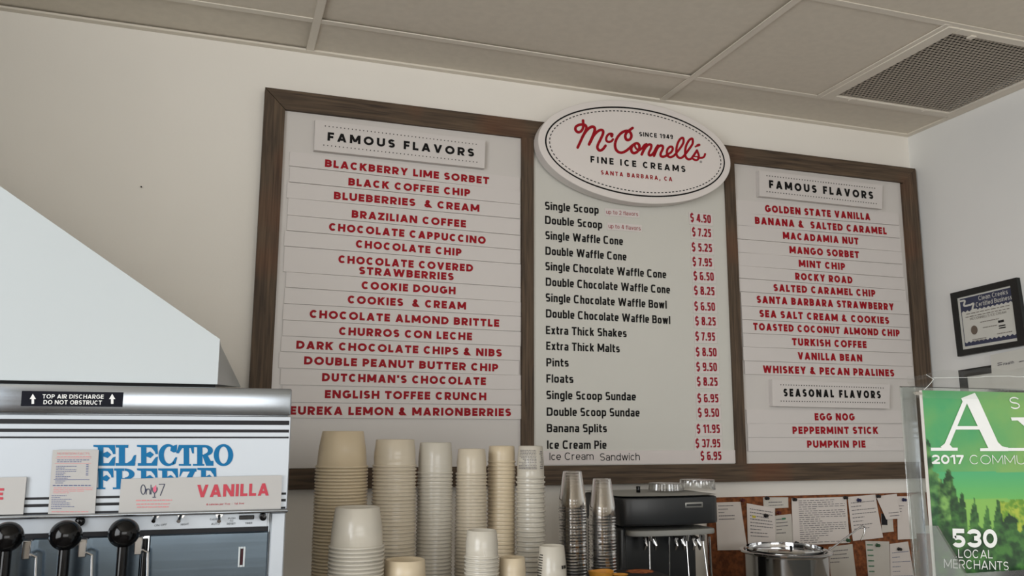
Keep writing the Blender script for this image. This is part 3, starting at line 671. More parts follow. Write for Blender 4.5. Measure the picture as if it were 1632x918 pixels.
# blue slab letters
def zE(p): return at(140+p[0]/6.8, 695+p[1]/6.8, YM-.0008)
mb = MB()
def pg(*pts): mb.poly([zE(p) for p in pts])
def letE(x0, x1, y0, y1, bottom=True):
    s0 = x0+.20*(x1-x0); s1 = x0+.46*(x1-x0); h = y1-y0; W_ = x1-x0
    pg((x0, y0), (x1, y0), (x1, y0+.15*h), (x0, y0+.09*h)); pg((x0, y0+.09*h), (s1, y0+.12*h), (s1, y1), (s0, y1), (s0, y0+.12*h))
    pg((x1-.30*W_, y0+.13*h), (x1, y0+.1*h), (x1+.02*W_, y0+.44*h), (x1-.1*W_, y0+.44*h), (x1-.13*W_, y0+.33*h))
    pg((s1, y0+.40*h), (s1+.18*W_, y0+.31*h), (x1-.17*W_, y0+.46*h), (s1+.20*W_, y0+.63*h), (s1, y0+.56*h))
    if bottom:
        pg((x0+.04*W_, y1-.13*h), (x1-.02*W_, y1-.13*h), (x1-.02*W_, y1), (x0+.04*W_, y1)); pg((x1-.3*W_, y1-.12*h), (x1-.1*W_, y0+.6*h), (x1+.02*W_, y0+.56*h), (x1-.02*W_, y1))
    else: pg((s0-.14*W_, y1-.08*h), (s1+.12*W_, y1-.08*h), (s1+.12*W_, y1), (s0-.14*W_, y1))
letE(60, 295, 95, 322); letE(532, 755, 95, 322)
pg((300,95),(440,95),(436,128),(305,125)); pg((335,95),(402,95),(402,322),(335,322)); pg((300,292),(515,292),(508,322),(300,322)); pg((425,292),(470,262),(500,208),(524,205),(508,322))
def arcstroke(cx, cy, ro, ri, a0, a1, n=36):
    A = [zE((cx+ro[0]*math.cos(a0+(a1-a0)*i/n), cy+ro[1]*math.sin(a0+(a1-a0)*i/n))) for i in range(n+1)]
    B = [zE((cx+ri[2]+ri[0]*math.cos(a0+(a1-a0)*i/n), cy+ri[1]*math.sin(a0+(a1-a0)*i/n))) for i in range(n+1)]
    mb.add(A+B, [(i, i+1, n+2+i, n+1+i) for i in range(n)])
arcstroke(868, 206, (102, 120), (58, 92, 14), .22*PI, 1.70*PI); pg((900,118),(948,96),(968,92),(962,172),(930,178),(893,160)); pg((930,260),(950,228),(968,232),(950,300),(915,318))
pg((985,95),(1150,95),(1150,130),(985,130)); pg((985,95),(1022,130),(985,188),(957,186)); pg((1150,95),(1115,130),(1130,188),(1150,188)); pg((1038,95),(1098,95),(1098,322),(1038,322)); pg((985,302),(1118,302),(1118,322),(985,322))
pg((1150,95),(1262,95),(1262,125),(1150,120)); pg((1184,95),(1242,95),(1242,322),(1184,322)); pg((1138,302),(1262,302),(1262,322),(1138,322)); arcstroke(1258, 157, (98, 62), (38, 34, 4), -.5*PI, .5*PI); pg((1236,198),(1296,206),(1362,322),(1282,322)); pg((1330,270),(1362,268),(1362,322),(1330,322))
arcstroke(1470, 206, (106, 120), (50, 92, 0), 0, 2*PI, 56)
letE(72, 275, 350, 576, False); letE(532, 752, 350, 576); letE(762, 975, 350, 576); letE(1186, 1390, 345, 576)
pg((285,350),(395,350),(395,378),(285,374)); pg((308,350),(372,350),(372,576),(308,576)); pg((270,556),(378,556),(378,576),(270,576)); arcstroke(398, 412, (108, 62), (46, 36, 2), -.5*PI, .5*PI); pg((372,455),(440,460),(500,576),(420,576))
pg((1000,350),(1178,350),(1178,385),(1000,385)); pg((1000,385),(1030,385),(1000,440),(990,440)); pg((1105,385),(1178,350),(1072,576),(995,576)); pg((1000,545),(1180,545),(1180,576),(1000,576))
obj('blue_lettering', mb, M_blue, hdr, fix=False)
# warning label on the cap
YW = YM-.0085
P = [at(*p, YW) for p in ((33, 647.2), (195.3, 648.6), (197, 625.2), (35, 623))]
wl = obj('warning_label', MB().prism(P, (0, .0006, 0)), M_label, mach)
mb = MB()
ptext("TOP AIR DISCHARGE", (67.5, 635), (165, 635.6), 6.6, M_lblw, wl, YW-.0004, w=.19, sp=.13, mb=mb); ptext("DO NOT OBSTRUCT", (69, 644.2), (162, 645), 6.6, M_lblw, wl, YW-.0004, w=.19, sp=.13, mb=mb)
for c in (52.3, 178.8):
    for q in ([(c-5, 636), (c+5, 636), (c, 627.6)], [(c-2, 643.8), (c+2, 643.8), (c+2, 636), (c-2, 636)]): mb.poly([at(*p, YW-.0004) for p in q])
obj('lettering', mb, M_lblw, wl, fix=False)
# trim bar, control strip, door panels
zt1 = at(440, 811.5, YM-.014).z; zt0 = at(440, 817.5, YM-.014).z
obj('trim_bar', MB().bbox((XM0, YM-.014, zt0), (xh+.003, YM+.01, zt1), .0025), M_steel_s, mach)
xd = at(426.5, 880, YM).x; xdl = at(226, 880, YM).x
zc0 = at(330, 842.2, YM+.004).z; zc1 = zt0-.0005
ctl = obj('control_strip', MB().bbox((XM0+.01, YM+.002, zc0), (at(427, 830, YM).x, YM+.013, zc1), .001, 1), M_alu, mach)
obj('dark_channel', MB().box((XM0+.01, YM+.006, zc0-.009), (at(428.5, 830, YM).x, YM+.0125, zc0)), M_stripe, mach)
obj('door_panel', MB().bbox((xdl+.010, YM-.002, .35), (xd, YM+.013, zc0-.007), .002, 1), M_door, mach)
obj('dispensing_plate', MB().bbox((XM0+.012, YM, .35), (xdl-.001, YM+.013, zc0-.007), .002, 1), M_door, mach)
obj('door_gasket', MB().tube([(xdl+.004, YM-.004, .36), (xdl+.004, YM-.004, zc0-.012)], .0048), M_rub, mach)
obj('side_pillar', MB().bbox((xd+.0028, YM-.001, .1), (at(455, 830, YM).x, YM+.013, zt0-.0005), .002, 1), M_alu, mach)
# display
a, b = at(378.7, 903.8, YM-.004), at(391.6, 871, YM-.004); c_, d_ = at(381.8, 900.6, YM-.004), at(388.2, 874.2, YM-.004)
mb = MB()
for p, q in (((a.x, a.z), (c_.x, b.z)), ((d_.x, a.z), (b.x, b.z)), ((c_.x, a.z), (d_.x, c_.z)), ((c_.x, d_.z), (d_.x, b.z))): mb.bbox((p[0], YM-.006, p[1]), (q[0], YM-.001, q[1]), .0006, 1)
dsp = obj('display_frame', mb, M_white, mach); obj('display_window', MB().box((c_.x, YM-.0035, c_.z), (d_.x, YM-.001, d_.z)), M_lamred, dsp)
# toggles, switch, knob and their printed captions
for px, ty in ((247, 0), (287, 0), (347.5, 1)):
    base = at(px+2, 820.5, YM+.001); tip = at(px-2.5 if not ty else px+1.5, 831, YM-.016)
    tg = obj('toggle_switch', MB().tube([base, base.lerp(tip, .5), tip], [.0022, .0026, .0032]), M_chrome, mach)
    obj('toggle_nut', MB().lathe([(.0001, -.003), (.0058, -.003), (.0058, .002), (.0001, .002)], base, 6, 'y', False), M_chrome, tg)
obj('reset_switch', MB().bbox(at(381, 828.4, YM-.008), Vector((at(405.5, 820, YM-.008).x, YM+.004, at(405.5, 820.4, YM).z)), .001, 1), M_rub, mach)
kc = at(419, 823.6, YM-.004)
obj('timer_knob', MB().lathe([(.0001, -.012), (.0055, -.011), (.006, -.004), (.0065, .003), (.0001, .003)], kc, 24, 'y'), M_rub, mach)
kc2 = at(127.5, 831, YM-.003); obj('indicator_lamp', MB().ball(kc2, .0075, 20, 12, (1, .6, 1)), M_rub, mach)
mb = MB()
for s, a, b, cap in (("ON OFF", (246, 839.2), (266, 837.4), 3), ("NIGHT", (288, 837.6), (301, 836.6), 3), ("CLEAN", (334.5, 829), (349, 828.4), 3), ("AUTO", (336.5, 837), (350, 836.2), 3.2), ("PUSH", (363.5, 828), (375, 827.4), 3), ("TO", (366, 832), (371.5, 831.6), 2.8), ("RESET", (361.5, 836.6), (375.5, 836), 3), ("TIMER", (390.5, 835.4), (402, 834.8), 2.8)):
    ptext(s, a, b, cap, M_stripe, ctl, YM+.0012, w=.15, mb=mb)
obj('caption_lettering', mb, M_stripe, ctl, fix=False)
# dispensing handles with black ball knobs
for i, (px, py, r) in enumerate(((11.6, 855.5, 24.2), (104.7, 853, 24.4), (197.5, 849.3, 23.6))):
    c = at(px, py, YM-.075); R_b = r*mpp(c)
    head = MB().bbox((c.x-.036, YM-.10, c.z-.29), (c.x+.036, YM+.002, c.z-.165), .008, 3)
    dh = obj('dispensing_head', head, M_steel, mach)
    hl = obj('handle', MB().tube([(c.x, YM-.07, c.z-.20), (c.x, c.y, c.z-.09), (c.x, c.y, c.z-R_b*.8)], [.0085, .0082, .0082], 16), M_rub, mach)
    obj('ball_knob', MB().ball(c, R_b, 40, 24, (1, 1, .97)), M_rub, hl)
    obj('bracket', MB().bbox((c.x+.012, YM-.03, c.z-.039), (c.x+.024, YM+.001, c.z-.012), .0015, 1), M_chrome, mach)
    obj('wire_lever', MB().tube([(c.x+.024, YM-.028, c.z-.032), (c.x+.033, YM-.030, c.z-.036), (c.x+.034, YM-.030, c.z-.06), (c.x+.036, YM-.03, c.z-.10), (c.x+.034, YM-.028, c.z-.18)], .0024), M_chrome, mach)

# white hood standing on the machine
YH = YM+.02
apex = at(350.5, 540.5, YH); br_ = at(346.5, 612.5, YH); tl0 = at(0, 296.5, YH)
sl = (tl0.z-apex.z)/(apex.x-tl0.x); xl = XM0+.01
xl = apex.x-1.30; q_ = apex.x-xl; zl_ = apex.z+sl*q_
fp = [Vector((xl, YH, br_.z)), Vector((br_.x, YH, br_.z)), Vector((apex.x, YH, apex.z)), Vector((xl, YH, zl_))]
B1 = at(384, 617, YH+.90); B1.z = max(B1.z, ZT+.004); B2 = at(352.5, 552, YH+.90)  # shell stretched left and back, out of view, to block side light
bk = [Vector((xl, YH+.90, br_.z)), B1, Vector((B2.x, YH+.90, B2.z)), Vector((xl, YH+.90, B2.z+sl*(B2.x-xl)))]
bm_ = MB().add(fp+bk, [(0,1,2,3), (7,6,5,4), (0,4,5,1), (1,5,6,2), (2,6,7,3), (3,7,4,0)])
hood = thing('air_chute', 'white sheet metal air chute with sloping side on the soft serve machine', 'air chute', ((xl+apex.x)/2, YH+.18, ZT))
obj('shell', bm_, M_white, hood)
obj('gap_shade', MB().box((xl+.004, YH+.006, ZT), (br_.x-.004, YH+.34, br_.z+.0005)), M_dark, hood)  # black strip painting the shade of the gap under the chute

# cards and signs in front of the machine
def card(nm, label, cat, quad, y, m, d=.002, group=None):
    P = [at(*p, y) for p in quad]
    o = thing(nm, label, cat, (P[0]+P[1])/2, group); obj('card', MB().prism(P, (0, d, 0)), m, o); return o
def bars(mb, TL, TR, BL, BR, rows, y=None, hgt=.45, fill=.75, seed=1, to3=None, wlen=(.04, .12)):
    """rows of broken dashes: writing too small to read"""
    rg = random.Random(seed)
    f3 = to3 or (lambda p: at(p[0], p[1], y))
    def q(u, v): return (TL[0]*(1-u)*(1-v)+TR[0]*u*(1-v)+BL[0]*(1-u)*v+BR[0]*u*v, TL[1]*(1-u)*(1-v)+TR[1]*u*(1-v)+BL[1]*(1-u)*v+BR[1]*u*v)
    for r in range(rows):
        v0 = (r+.2)/rows; v1 = v0+hgt/rows; u = 0; end = 1 if rg.random() < fill else rg.uniform(.35, .9)
        while u < end:
            l = rg.uniform(*wlen); e = min(u+l, end)
            mb.poly([f3(q(*p)) for p in ((u, v1), (e, v1), (e, v0), (u, v0))]); u = e+.022
YV = YM-.004
vs_ = card('flavor_sign', 'long white sign reading VANILLA in red below the blue machine lettering', 'sign', ((188.6, 819), (447.6, 811.4), (449.6, 757.3), (193.2, 763.4)), YV-.002, M_card)
YV2 = YV-.0026
ptext("VANILLA", (313.2, 792.8), (428.3, 789.6), 19.3, M_vred, vs_, YV2, w=.235, sp=.12)
ptext("8 calories per fl oz  -  fat free", (329, 805.5), (389, 803.6), 3, M_vred, vs_, YV2, w=.15)
def z7(p): return at(185+p[0]/11.66, 755+p[1]/11.66, YV2)
mb = MB()
ribbon(mb, [(502+41*math.cos(a*PI/8), 295+88*math.sin(a*PI/8)) for a in range(17)], 15, z7, 3)
for pts in ([(558,380),(558,285)], [(558,330),(578,290),(605,285),(625,312),(628,380)], [(648,212),(648,380)], [(672,262),(676,318),(715,364),(756,318),(762,258)], [(714,364),(714,434)], [(682,437),(736,436)]): ribbon(mb, pts, 15, z7, 4)
ribbon(mb, [(800,198),(903,194)], 15, z7, 2); ribbon(mb, [(903,194),(822,402)], 15, z7, 2)
obj('logo_lettering', mb, M_navy, vs_, fix=False)
obj('logo_swirl', MB().poly([z7(p) for p in ((686,262),(710,240),(742,206),(746,250),(752,312),(715,350),(688,315))]), M_pink, vs_, fix=False)
mb = MB()
for (y0, x0, x1) in ((497, 368, 1040), (565, 375, 995), (622, 385, 980)):
    bars(mb, (x0, y0-16), (x1, y0-24), (x0, y0+16), (x1, y0+8), 1, to3=z7, hgt=.6, fill=1, seed=y0, wlen=(.03, .14))
obj('small_lettering', mb, M_ltred, vs_, fix=False)
es = card('flavor_sign', 'white sign cut off at the left edge with red letter E', 'sign', ((-75, 822), (36.8, 819.6), (42.6, 760), (-70, 763)), YV-.002, M_card)
ptext("E", (-11, 796.6), (4.6, 796.4), 18, M_vred, es, YV2, w=.24)
nc = card('nutrition_card', 'upright white nutrition facts card covering the start of the blue lettering', 'card', ((76.4, 819.2), (151, 819.4), (157.6, 717), (84, 717.2)), YV-.004, M_card)
def zN(p): return at(70+p[0]/7.65, 705+p[1]/7.65, YV-.0046)
mb = MB(); L0 = zN((162, 150)); R0 = zN((552, 150)); text_on(mb, "NUTRITION FACTS", L0, (R0-L0).normalized(), Vector((0, 0, 1)), (R0-L0).length, 3.4*mpp(L0), .13)
bars(mb, (160,165),(575,165),(160,186),(575,186), 1, to3=zN, fill=1, seed=3); bars(mb, (118,548),(600,548),(110,630),(600,628), 4, to3=zN, seed=4, fill=.6, hgt=.3, wlen=(.06, .2)); bars(mb, (92,838),(540,838),(92,858),(540,858), 1, to3=zN, fill=1, seed=5)
mb.poly([zN(p) for p in ((140,194),(575,194),(575,190),(140,190))]); mb.poly([zN(p) for p in ((135,258),(575,258),(575,254),(135,254))])
obj('red_print', mb, M_ltred, nc, fix=False)
mb = MB()
bars(mb, (160,206),(555,206),(160,250),(555,250), 2, to3=zN, fill=.8, seed=6, hgt=.35); bars(mb, (150,284),(400,284),(140,450),(380,450), 8, to3=zN, fill=.5, seed=7, hgt=.35); bars(mb, (515,265),(545,265),(510,410),(540,410), 7, to3=zN, fill=1, seed=8, hgt=.4, wlen=(.9, 1))
bars(mb, (140,462),(270,462),(135,510),(220,510), 2, to3=zN, seed=9, hgt=.35); bars(mb, (108,516),(580,516),(108,540),(580,540), 1, to3=zN, fill=1, seed=10, hgt=.4); bars(mb, (92,642),(370,642),(86,820),(370,820), 8, to3=zN, fill=.4, seed=11, hgt=.3)
mb.poly([zN(p) for p in ((120,458),(555,458),(555,453),(120,453))])
obj('blue_print', mb, M_bluink, nc, fix=False)

# ------------------------------------------------------------------ back counter and things standing on it
ZCNT = .92
struct('trim_%d' % k, MB().bbox((.10, WY-.80, 0), (XR-.002, WY-.001, ZCNT), .003), M_count); k += 1
RZ_ = 1.2
rz = thing('cup_shelf', 'dark riser shelf carrying the stacks of paper cups', 'shelf', (.58, -.72, ZCNT))
obj('shelf_board', MB().bbox((.10, -.96, RZ_-.02), (1.0, -.46, RZ_), .002), M_shelf, rz)
for x in (.10, .982): obj('side_panel', MB().bbox((x, -.755, ZCNT), (x+.018, -.465, RZ_-.02), .001, 1), M_shelf, rz)

def cup_mesh(name, rb, rr, h, m, wall=.0006):
    """upside-down paper cup: z=0 is the rolled rim, z=h the recessed base"""
    R = .0026
    prof = [(.0001, h-.006), (rb-.0030, h-.006), (rb-.0028, h-.0006), (rb-.0016, h), (rb, h-.0008), (rb+(rr-rb)*.5, h*.5), (rr-R*1.5, R*2.1)]
    for a in range(0, 270, 45): prof.append((rr-R+R*math.cos(math.radians(90-a)), R+R*math.sin(math.radians(90-a))))
    prof += [(rr-R-.0024, R*1.6), (rb+(rr-rb)*.5-wall, h*.5), (rb-.0034, h-.008), (.0001, h-.008)]
    mb = MB().lathe(prof, (0, 0, 0), 44)
    me = bpy.data.meshes.new(name); me.from_pydata([tuple(v) for v in mb.v], [], mb.f); me.polygons.foreach_set('use_smooth', mb.sm)
    bm = bmesh.new(); bm.from_mesh(me); bmesh.ops.recalc_face_normals(bm, faces=bm.faces); bm.to_mesh(me); bm.free()
    me.materials.append(m)
    return me
def stack(kind, cx, wr, wb, top, rim, pitch_px, y, m, lab_top, lab, group, zmin=RZ_, cat='paper cup', clearcup=False, pos=None, fan=0):
    C = at(cx, rim, y) if pos is None else pos; s = mpp(C)
    rr, rb = wr/2*s, wb/2*s; ztop = at(cx, top, y-rb*.9).z; zr = at(cx, rim, y-rr).z; h = ztop-zr
    me = cup_mesh(kind, rb, rr, h, m) if not clearcup else clear_mesh(kind, rb, rr, h, m)
    p = pitch_px*s; n = max(1, int(round((zr-zmin)/p))+1); zb = zmin; p = (zr-zb)/(n-1) if n > 1 else p
    rg = random.Random(int(cx)); topo = None; lean = rg.uniform(-.00003, .00003)
    for i in range(n):
        o = bpy.data.objects.new(kind, me); COL.objects.link(o)
        o.location = (C.x+rg.uniform(-.0004, .0004)+lean*i, y+rg.uniform(-.0004, .0004), zb+i*p); o.rotation_euler = (0, 0, rg.uniform(0, 6))
        LOC[o.name] = Vector(o.location)
        if i == n-1: tag(o, lab_top, cat, group); o.rotation_euler = (0, 0, 0); topo = o
        else: tag(o, lab, cat, group)
    return topo, rr, rb, h
def wrap(o, rr, rb, h, u0, u1, v0, v1, rows, seed, m, name, fill=.8, hgt=.5):
    """printed rows on the conical wall of an upside-down cup; u is the angle (rad), v the height 0..1"""
    rg = random.Random(seed); mb = MB(); O = LOC[o.name]
    def P(u, v): r = rr+(rb-rr)*v+.0002; return O+Vector((r*math.cos(u), r*math.sin(u), v*h))
    for k_ in range(rows):
        a = v0+(v1-v0)*(k_+.2)/rows; b = a+(v1-v0)*hgt/rows; e = u1; u = u0+(0 if rg.random() < fill else rg.uniform(.1, .4)*(u1-u0))
        while u < e:
            l = min(rg.uniform(.06, .2), e-u); n = 4
            A = [P(u+l*t/n, a) for t in range(n+1)]; B = [P(u+l*t/n, b) for t in range(n+1)]
            mb.add(A+B, [(t, t+1, n+2+t, n+1+t) for t in range(n)]); u += l+.03
    return obj(name, mb, m, o, fix=False)
# (the tall row along the back, left to right)
stack('paper_cup', 545, 84, 65, 687, 747, 5.0, -.60, M_cream, 'cream paper cup topping the leftmost and widest tall stack', 'cream paper cup nested in the leftmost, widest tall stack', 'cups of the leftmost tall stack')
stack('paper_cup', 629.5, 70.5, 61, 700.5, 745.5, 5.5, -.62, M_ivory, 'ivory paper cup topping the second tall stack from the machine', 'ivory paper cup nested in the second tall stack from the machine', 'cups of the second tall stack')
stack('paper_cup', 693.5, 57.5, 50.4, 705.4, 756.5, 5.6, -.60, M_pale, 'white paper cup topping the third tall stack from the machine', 'white paper cup nested in the third tall stack from the machine', 'cups of the third tall stack')
stack('paper_cup', 751, 50.8, 43, 715.5, 758, 5.2, -.60, M_ivory, 'ivory paper cup topping the fourth tall stack from the machine', 'ivory paper cup nested in the fourth tall stack, behind the short white one', 'cups of the fourth tall stack')
stack('paper_cup', 799, 45.2, 40.4, 711, 738.6, 6.0, -.56, M_cream, 'shallow cream paper cup topping the stack left of the printed cup', 'shallow cream paper cup nested in the stack left of the printed cups', 'cups of the fifth tall stack')
o, a, b, c = stack('paper_cup', 846, 47.5, 38.4, 711, 764, 7.3, -.60, M_pale, 'paper cup printed with small dark lines topping the rightmost tall stack', 'white paper cup nested in the rightmost tall stack under the printed cup', 'cups of the rightmost tall stack')
fr_ = math.atan2(CAM.y-LOC[o.name].y, CAM.x-LOC[o.name].x)
wrap(o, a, b, c, fr_-1.0, fr_+.45, .30, .9, 13, 3, M_ink, 'printed_text', .75, .42); wrap(o, a, b, c, fr_+.75, fr_+1.15, .30, .86, 9, 4, M_ink, 'printed_text', .5, .45)
# (the short stacks in front)
stack('paper_cup', 568.5, 89, 70, 810.5, 878, 6.2, -.84, M_pale, 'large white paper cup topping the short stack before the widest tall one', 'large white paper cup nested in the short front stack at left', 'cups of the short front stack at left')
stack('paper_cup', 768, 56.5, 46.8, 847, 893.5, 6.2, -.80, M_pale, 'white paper cup topping the short stack in the middle of the cups', 'white paper cup nested in the short stack in the middle', 'cups of the short middle stack')
stack('paper_cup', 645, 70, 63, 895.5, 940, 5.5, -.82, M_cream, 'low cream cup peeking up between the two short front stacks', 'cream cup nested under the low cup between the short front stacks', 'cups of the low front stack')
stack('paper_cup', 816.5, 47, 40, 890.5, 935, 5.5, -.78, M_cream, 'small cream cup peeking up right of the short middle stack', 'cream cup nested under the small cup right of the short middle stack', 'cups of the low right stack')
o, a, b, c = stack('paper_cup', 879.5, 53, 39.5, 871.5, 938, 6.0, -.76, M_pale, 'white printed paper cup left of the clear cups at the bottom', 'white paper cup nested under the printed cup left of the clear cups', 'cups of the printed cup stack')
fr_ = math.atan2(CAM.y-LOC[o.name].y, CAM.x-LOC[o.name].x)
wrap(o, a, b, c, fr_-1.25, fr_-.72, .25, .82, 9, 8, M_black, 'printed_text', .5, .4); wrap(o, a, b, c, fr_+.72, fr_+1.3, .42, .56, 1, 9, M_black, 'printed_band', 1, .6); wrap(o, a, b, c, fr_+.4, fr_+1.3, .06, .26, 3, 10, M_black, 'printed_text', .7, .4)

def clear_mesh(name, rb, rr, h, m):
    R = .0021
    prof = [(.0001, h-.004), (rb-.002, h-.004), (rb-.001, h), (rb, h-.002), (rb+(rr-rb)*.75, h*.32), (rb+(rr-rb)*.82, h*.30), (rr-R, R*2)]
    for a in range(0, 361, 60): prof.append((rr-R+R*math.cos(math.radians(90-a)), R+R*math.sin(math.radians(90-a))))
    mb = MB().lathe(prof, (0, 0, 0), 40)
    me = bpy.data.meshes.new(name); me.from_pydata([tuple(v) for v in mb.v], [], mb.f); me.polygons.foreach_set('use_smooth', mb.sm); me.materials.append(m)
    return me
stack('clear_cup', 913, 46, 30, 751.5, 815, 4.6, -.50, M_clear, 'clear plastic cup topping the taller clear stack', 'clear plastic cup nested in the taller clear stack next to the paper cups', 'clear cups of the taller stack', cat='plastic cup', clearcup=True)
stack('clear_cup', 960, 44, 29, 763.5, 828, 4.6, -.49, M_clear, 'clear plastic cup topping the stack beside the drink mixer', 'clear plastic cup nested in the stack beside the drink mixer', 'clear cups of the stack by the mixer', cat='plastic cup', clearcup=True)

# waffle bowls
def bowl(cx, y, z, r, h, label, ph):
    mb = MB(); n = 40; vs = []; rows = [(.55, 0), (.8, .35), (.95, .75), (1, 1), (.96, 1), (.9, .75), (.74, .35), (.5, .06)]
    for (k_, v_) in rows:
        for j in range(n):
            a = 2*PI*j/n; wv = 1+.02*math.sin(3*a+ph)*v_
            vs.append((cx+r*k_*wv*math.cos(a), y+r*k_*wv*math.sin(a), z+h*v_*(1+.05*math.sin(2*a+ph))))
    fs = [(i*n+j, i*n+(j+1) % n, (i+1)*n+(j+1) % n, (i+1)*n+j) for i in range(len(rows)-1) for j in range(n)]+[tuple(range(n))[::-1], tuple((len(rows)-1)*n+j for j in range(n))]
    o = obj('waffle_bowl', mb.add(vs, fs, True), M_bowl); tag(o, label, 'waffle bowl', 'waffle bowls')
yb_ = -.62; c = at(958, 911, yb_); bowl(c.x, yb_, RZ_, 20.5*mpp(c), at(958, 910, yb_).z-RZ_, 'golden waffle bowl before the clear cups by the mixer', .6)
yb_ = -.57; c = at(990, 916, yb_); bowl(c.x, yb_+.01, RZ_, 14*mpp(c), at(990, 916, yb_).z-RZ_, 'smaller golden waffle bowl at the foot of the drink mixer', 2.2)
c = at(1020, 912, -.50); mb = MB(); rg = random.Random(5)
nn = 30; vs = []; rows = 14
for i in range(rows+1):
    for j in range(nn):
        t = i/rows; a = 2*PI*j/nn; r = .030*math.sin(t*PI*.5)*(1+.10*math.sin(7*a+i)+rg.uniform(-.06, .06))+.0002
        vs.append((c.x+r*math.cos(a)*1.1, -.50+r*math.sin(a), RZ_+(at(1022, 909, -.50).z-RZ_)*math.cos(t*PI*.5)*(1+.2*math.cos(a-.4))*(1+rg.uniform(-.05, .05))*(1 if i < rows else 0)))
fs = [(i*nn+j, i*nn+(j+1) % nn, (i+1)*nn+(j+1) % nn, (i+1)*nn+j) for i in range(rows) for j in range(nn)]+[tuple(rows*nn+j for j in range(nn))]
tag(obj('cone_pile', mb.add(vs, fs, True), M_nut), 'reddish brown crumbly waffle pile below the mixer spindle', 'food pile')

# drink mixer
YX = -.36
mx = thing('drink_mixer', 'grey and black triple spindle drink mixer beside the clear cups', 'drink mixer', (1.13, -.2, ZCNT))
def slab(nm, pxs, y_front, depth, m, bulge=.02, parent=mx, rad=.012):
    """body with a bowed front: pxs = (x0,x1,ytop,ybot) in pixels of its front plane"""
    A = at(pxs[0], pxs[3], y_front); B = at(pxs[1], pxs[2], y_front); n = 18; pts = []
    for i in range(n+1):
        t = i/n; x = A.x+(B.x-A.x)*t; pts.append((x, y_front-bulge*(1-(2*t-1)**2), 0))
    # rounded front corners, straight back
    poly_ = [(A.x, y_front+depth, 0), (A.x, y_front+rad, 0), (A.x+rad*.3, y_front+rad*.3, 0)]+[p for p in pts[1:-1]]+[(B.x-rad*.3, y_front+rad*.3, 0), (B.x, y_front+rad, 0), (B.x, y_front+depth, 0)]
    z0, z1 = A.z, B.z; e = min(.006, (z1-z0)*.3)
    cx = (A.x+B.x)/2; cyy = y_front+depth/2
    ringz = [(z0, .985), (z0+e*.3, .995), (z0+e, 1), (z1-e, 1), (z1-e*.3, .992), (z1, .97)]
    vs = []; k_ = len(poly_)
    for zz, sc in ringz: vs += [(cx+(p[0]-cx)*sc, cyy+(p[1]-cyy)*sc, zz) for p in poly_]
    fs = [(i*k_+j, i*k_+(j+1) % k_, (i+1)*k_+(j+1) % k_, (i+1)*k_+j) for i in range(len(ringz)-1) for j in range(k_)]+[tuple(range(k_))[::-1], tuple((len(ringz)-1)*k_+j for j in range(k_))]
    return obj(nm, MB().add(vs, fs, True), m, parent)
hd = slab('motor_head', (989, 1144.5, 790, 838.5), YX, .24, M_mix, .022)
slab('top_cover', (987.8, 1145, 787.6, 791.2), YX-.002, .245, M_grey, .022)
slab('lower_apron', (1005, 1141.5, 841.5, 855.5), YX-.008, .10, M_grey, .018)
zc_ = at(1060, 840, YX).z
xa, xb = at(990, 860, YX).x, at(1142, 860, YX).x
obj('back_column', MB().bbox((xa+.004, YX+.10, ZCNT+.03), (xb-.006, YX+.24, zc_+.002), .01, 3), M_mix, mx)
obj('side_column', MB().bbox((xa+.002, YX+.015, ZCNT+.03), (at(1003, 860, YX).x, YX+.12, zc_+.002), .01, 3), M_mix, mx)
obj('base', MB().bbox((xa-.004, YX-.06, ZCNT), (xb+.004, YX+.25, ZCNT+.032), .008, 3), M_grey, mx)
a, b = at(1090.8, 809.6, YX-.018), at(1119.5, 799.8, YX-.018)
bd = obj('name_badge', MB().bbox((a.x, YX-.021, a.z), (b.x, YX-.008, b.z), .0015), M_badge, mx)
obj('badge_plate', MB().bbox((a.x+.005, YX-.0218, a.z+.005), (b.x-.005, YX-.0205, b.z-.005), .0003, 1), M_mix, bd)
for px, x2, yb in ((1034.5, 1036.5, 930), (1093.5, 1099, 930), (1119.5, 1129, 930)):
    t0 = at(px, 853, YX+.03); t1 = at(x2, yb, YX+.005)
    sp_ = obj('spindle', MB().tube([t0, t0.lerp(t1, .5), t1], .0022), M_chrome, mx)
    obj('spindle_collar', MB().lathe([(.0001, -.012), (.007, -.012), (.009, .002), (.009, .006), (.0001, .006)], (t0.x, t0.y, t0.z-.003), 20), M_chrome, sp_)
    obj('agitator', MB().lathe([(.0001, -.004), (.014, -.003), (.015, 0), (.014, .003), (.0001, .004)], t1, 20), M_chrome, sp_)
for px in (1029, 1042.5, 1078, 1088, 1106, 1113):
    c = at(px, 867, YX+.06); sg = 1 if px in (1042.5, 1088, 1113) else -1
    obj('cup_guide', MB().tube([(c.x-sg*.005, c.y+.02, c.z+.022), (c.x, c.y, c.z+.012), (c.x+sg*.002, c.y-.004, c.z-.004), (c.x+sg*.004, c.y, c.z-.016)], [.004, .0075, .006, .0025], 10), M_chrome, mx)
c = at(1017.5, 783.5, YX+.12); obj('power_switch', MB().bbox((c.x-.005, c.y-.006, c.z-.006), (c.x+.004, c.y+.006, c.z+.016), .002), M_rub, mx)
obj('support_rod', MB().tube([at(1066.5, 855, YX+.05), at(1067, 930, YX+.05)], .0024), M_chrome, mx); obj('support_rod', MB().tube([at(1130.5, 855, YX+.03), at(1134.5, 930, YX+.03)], .003), M_chrome, mx)
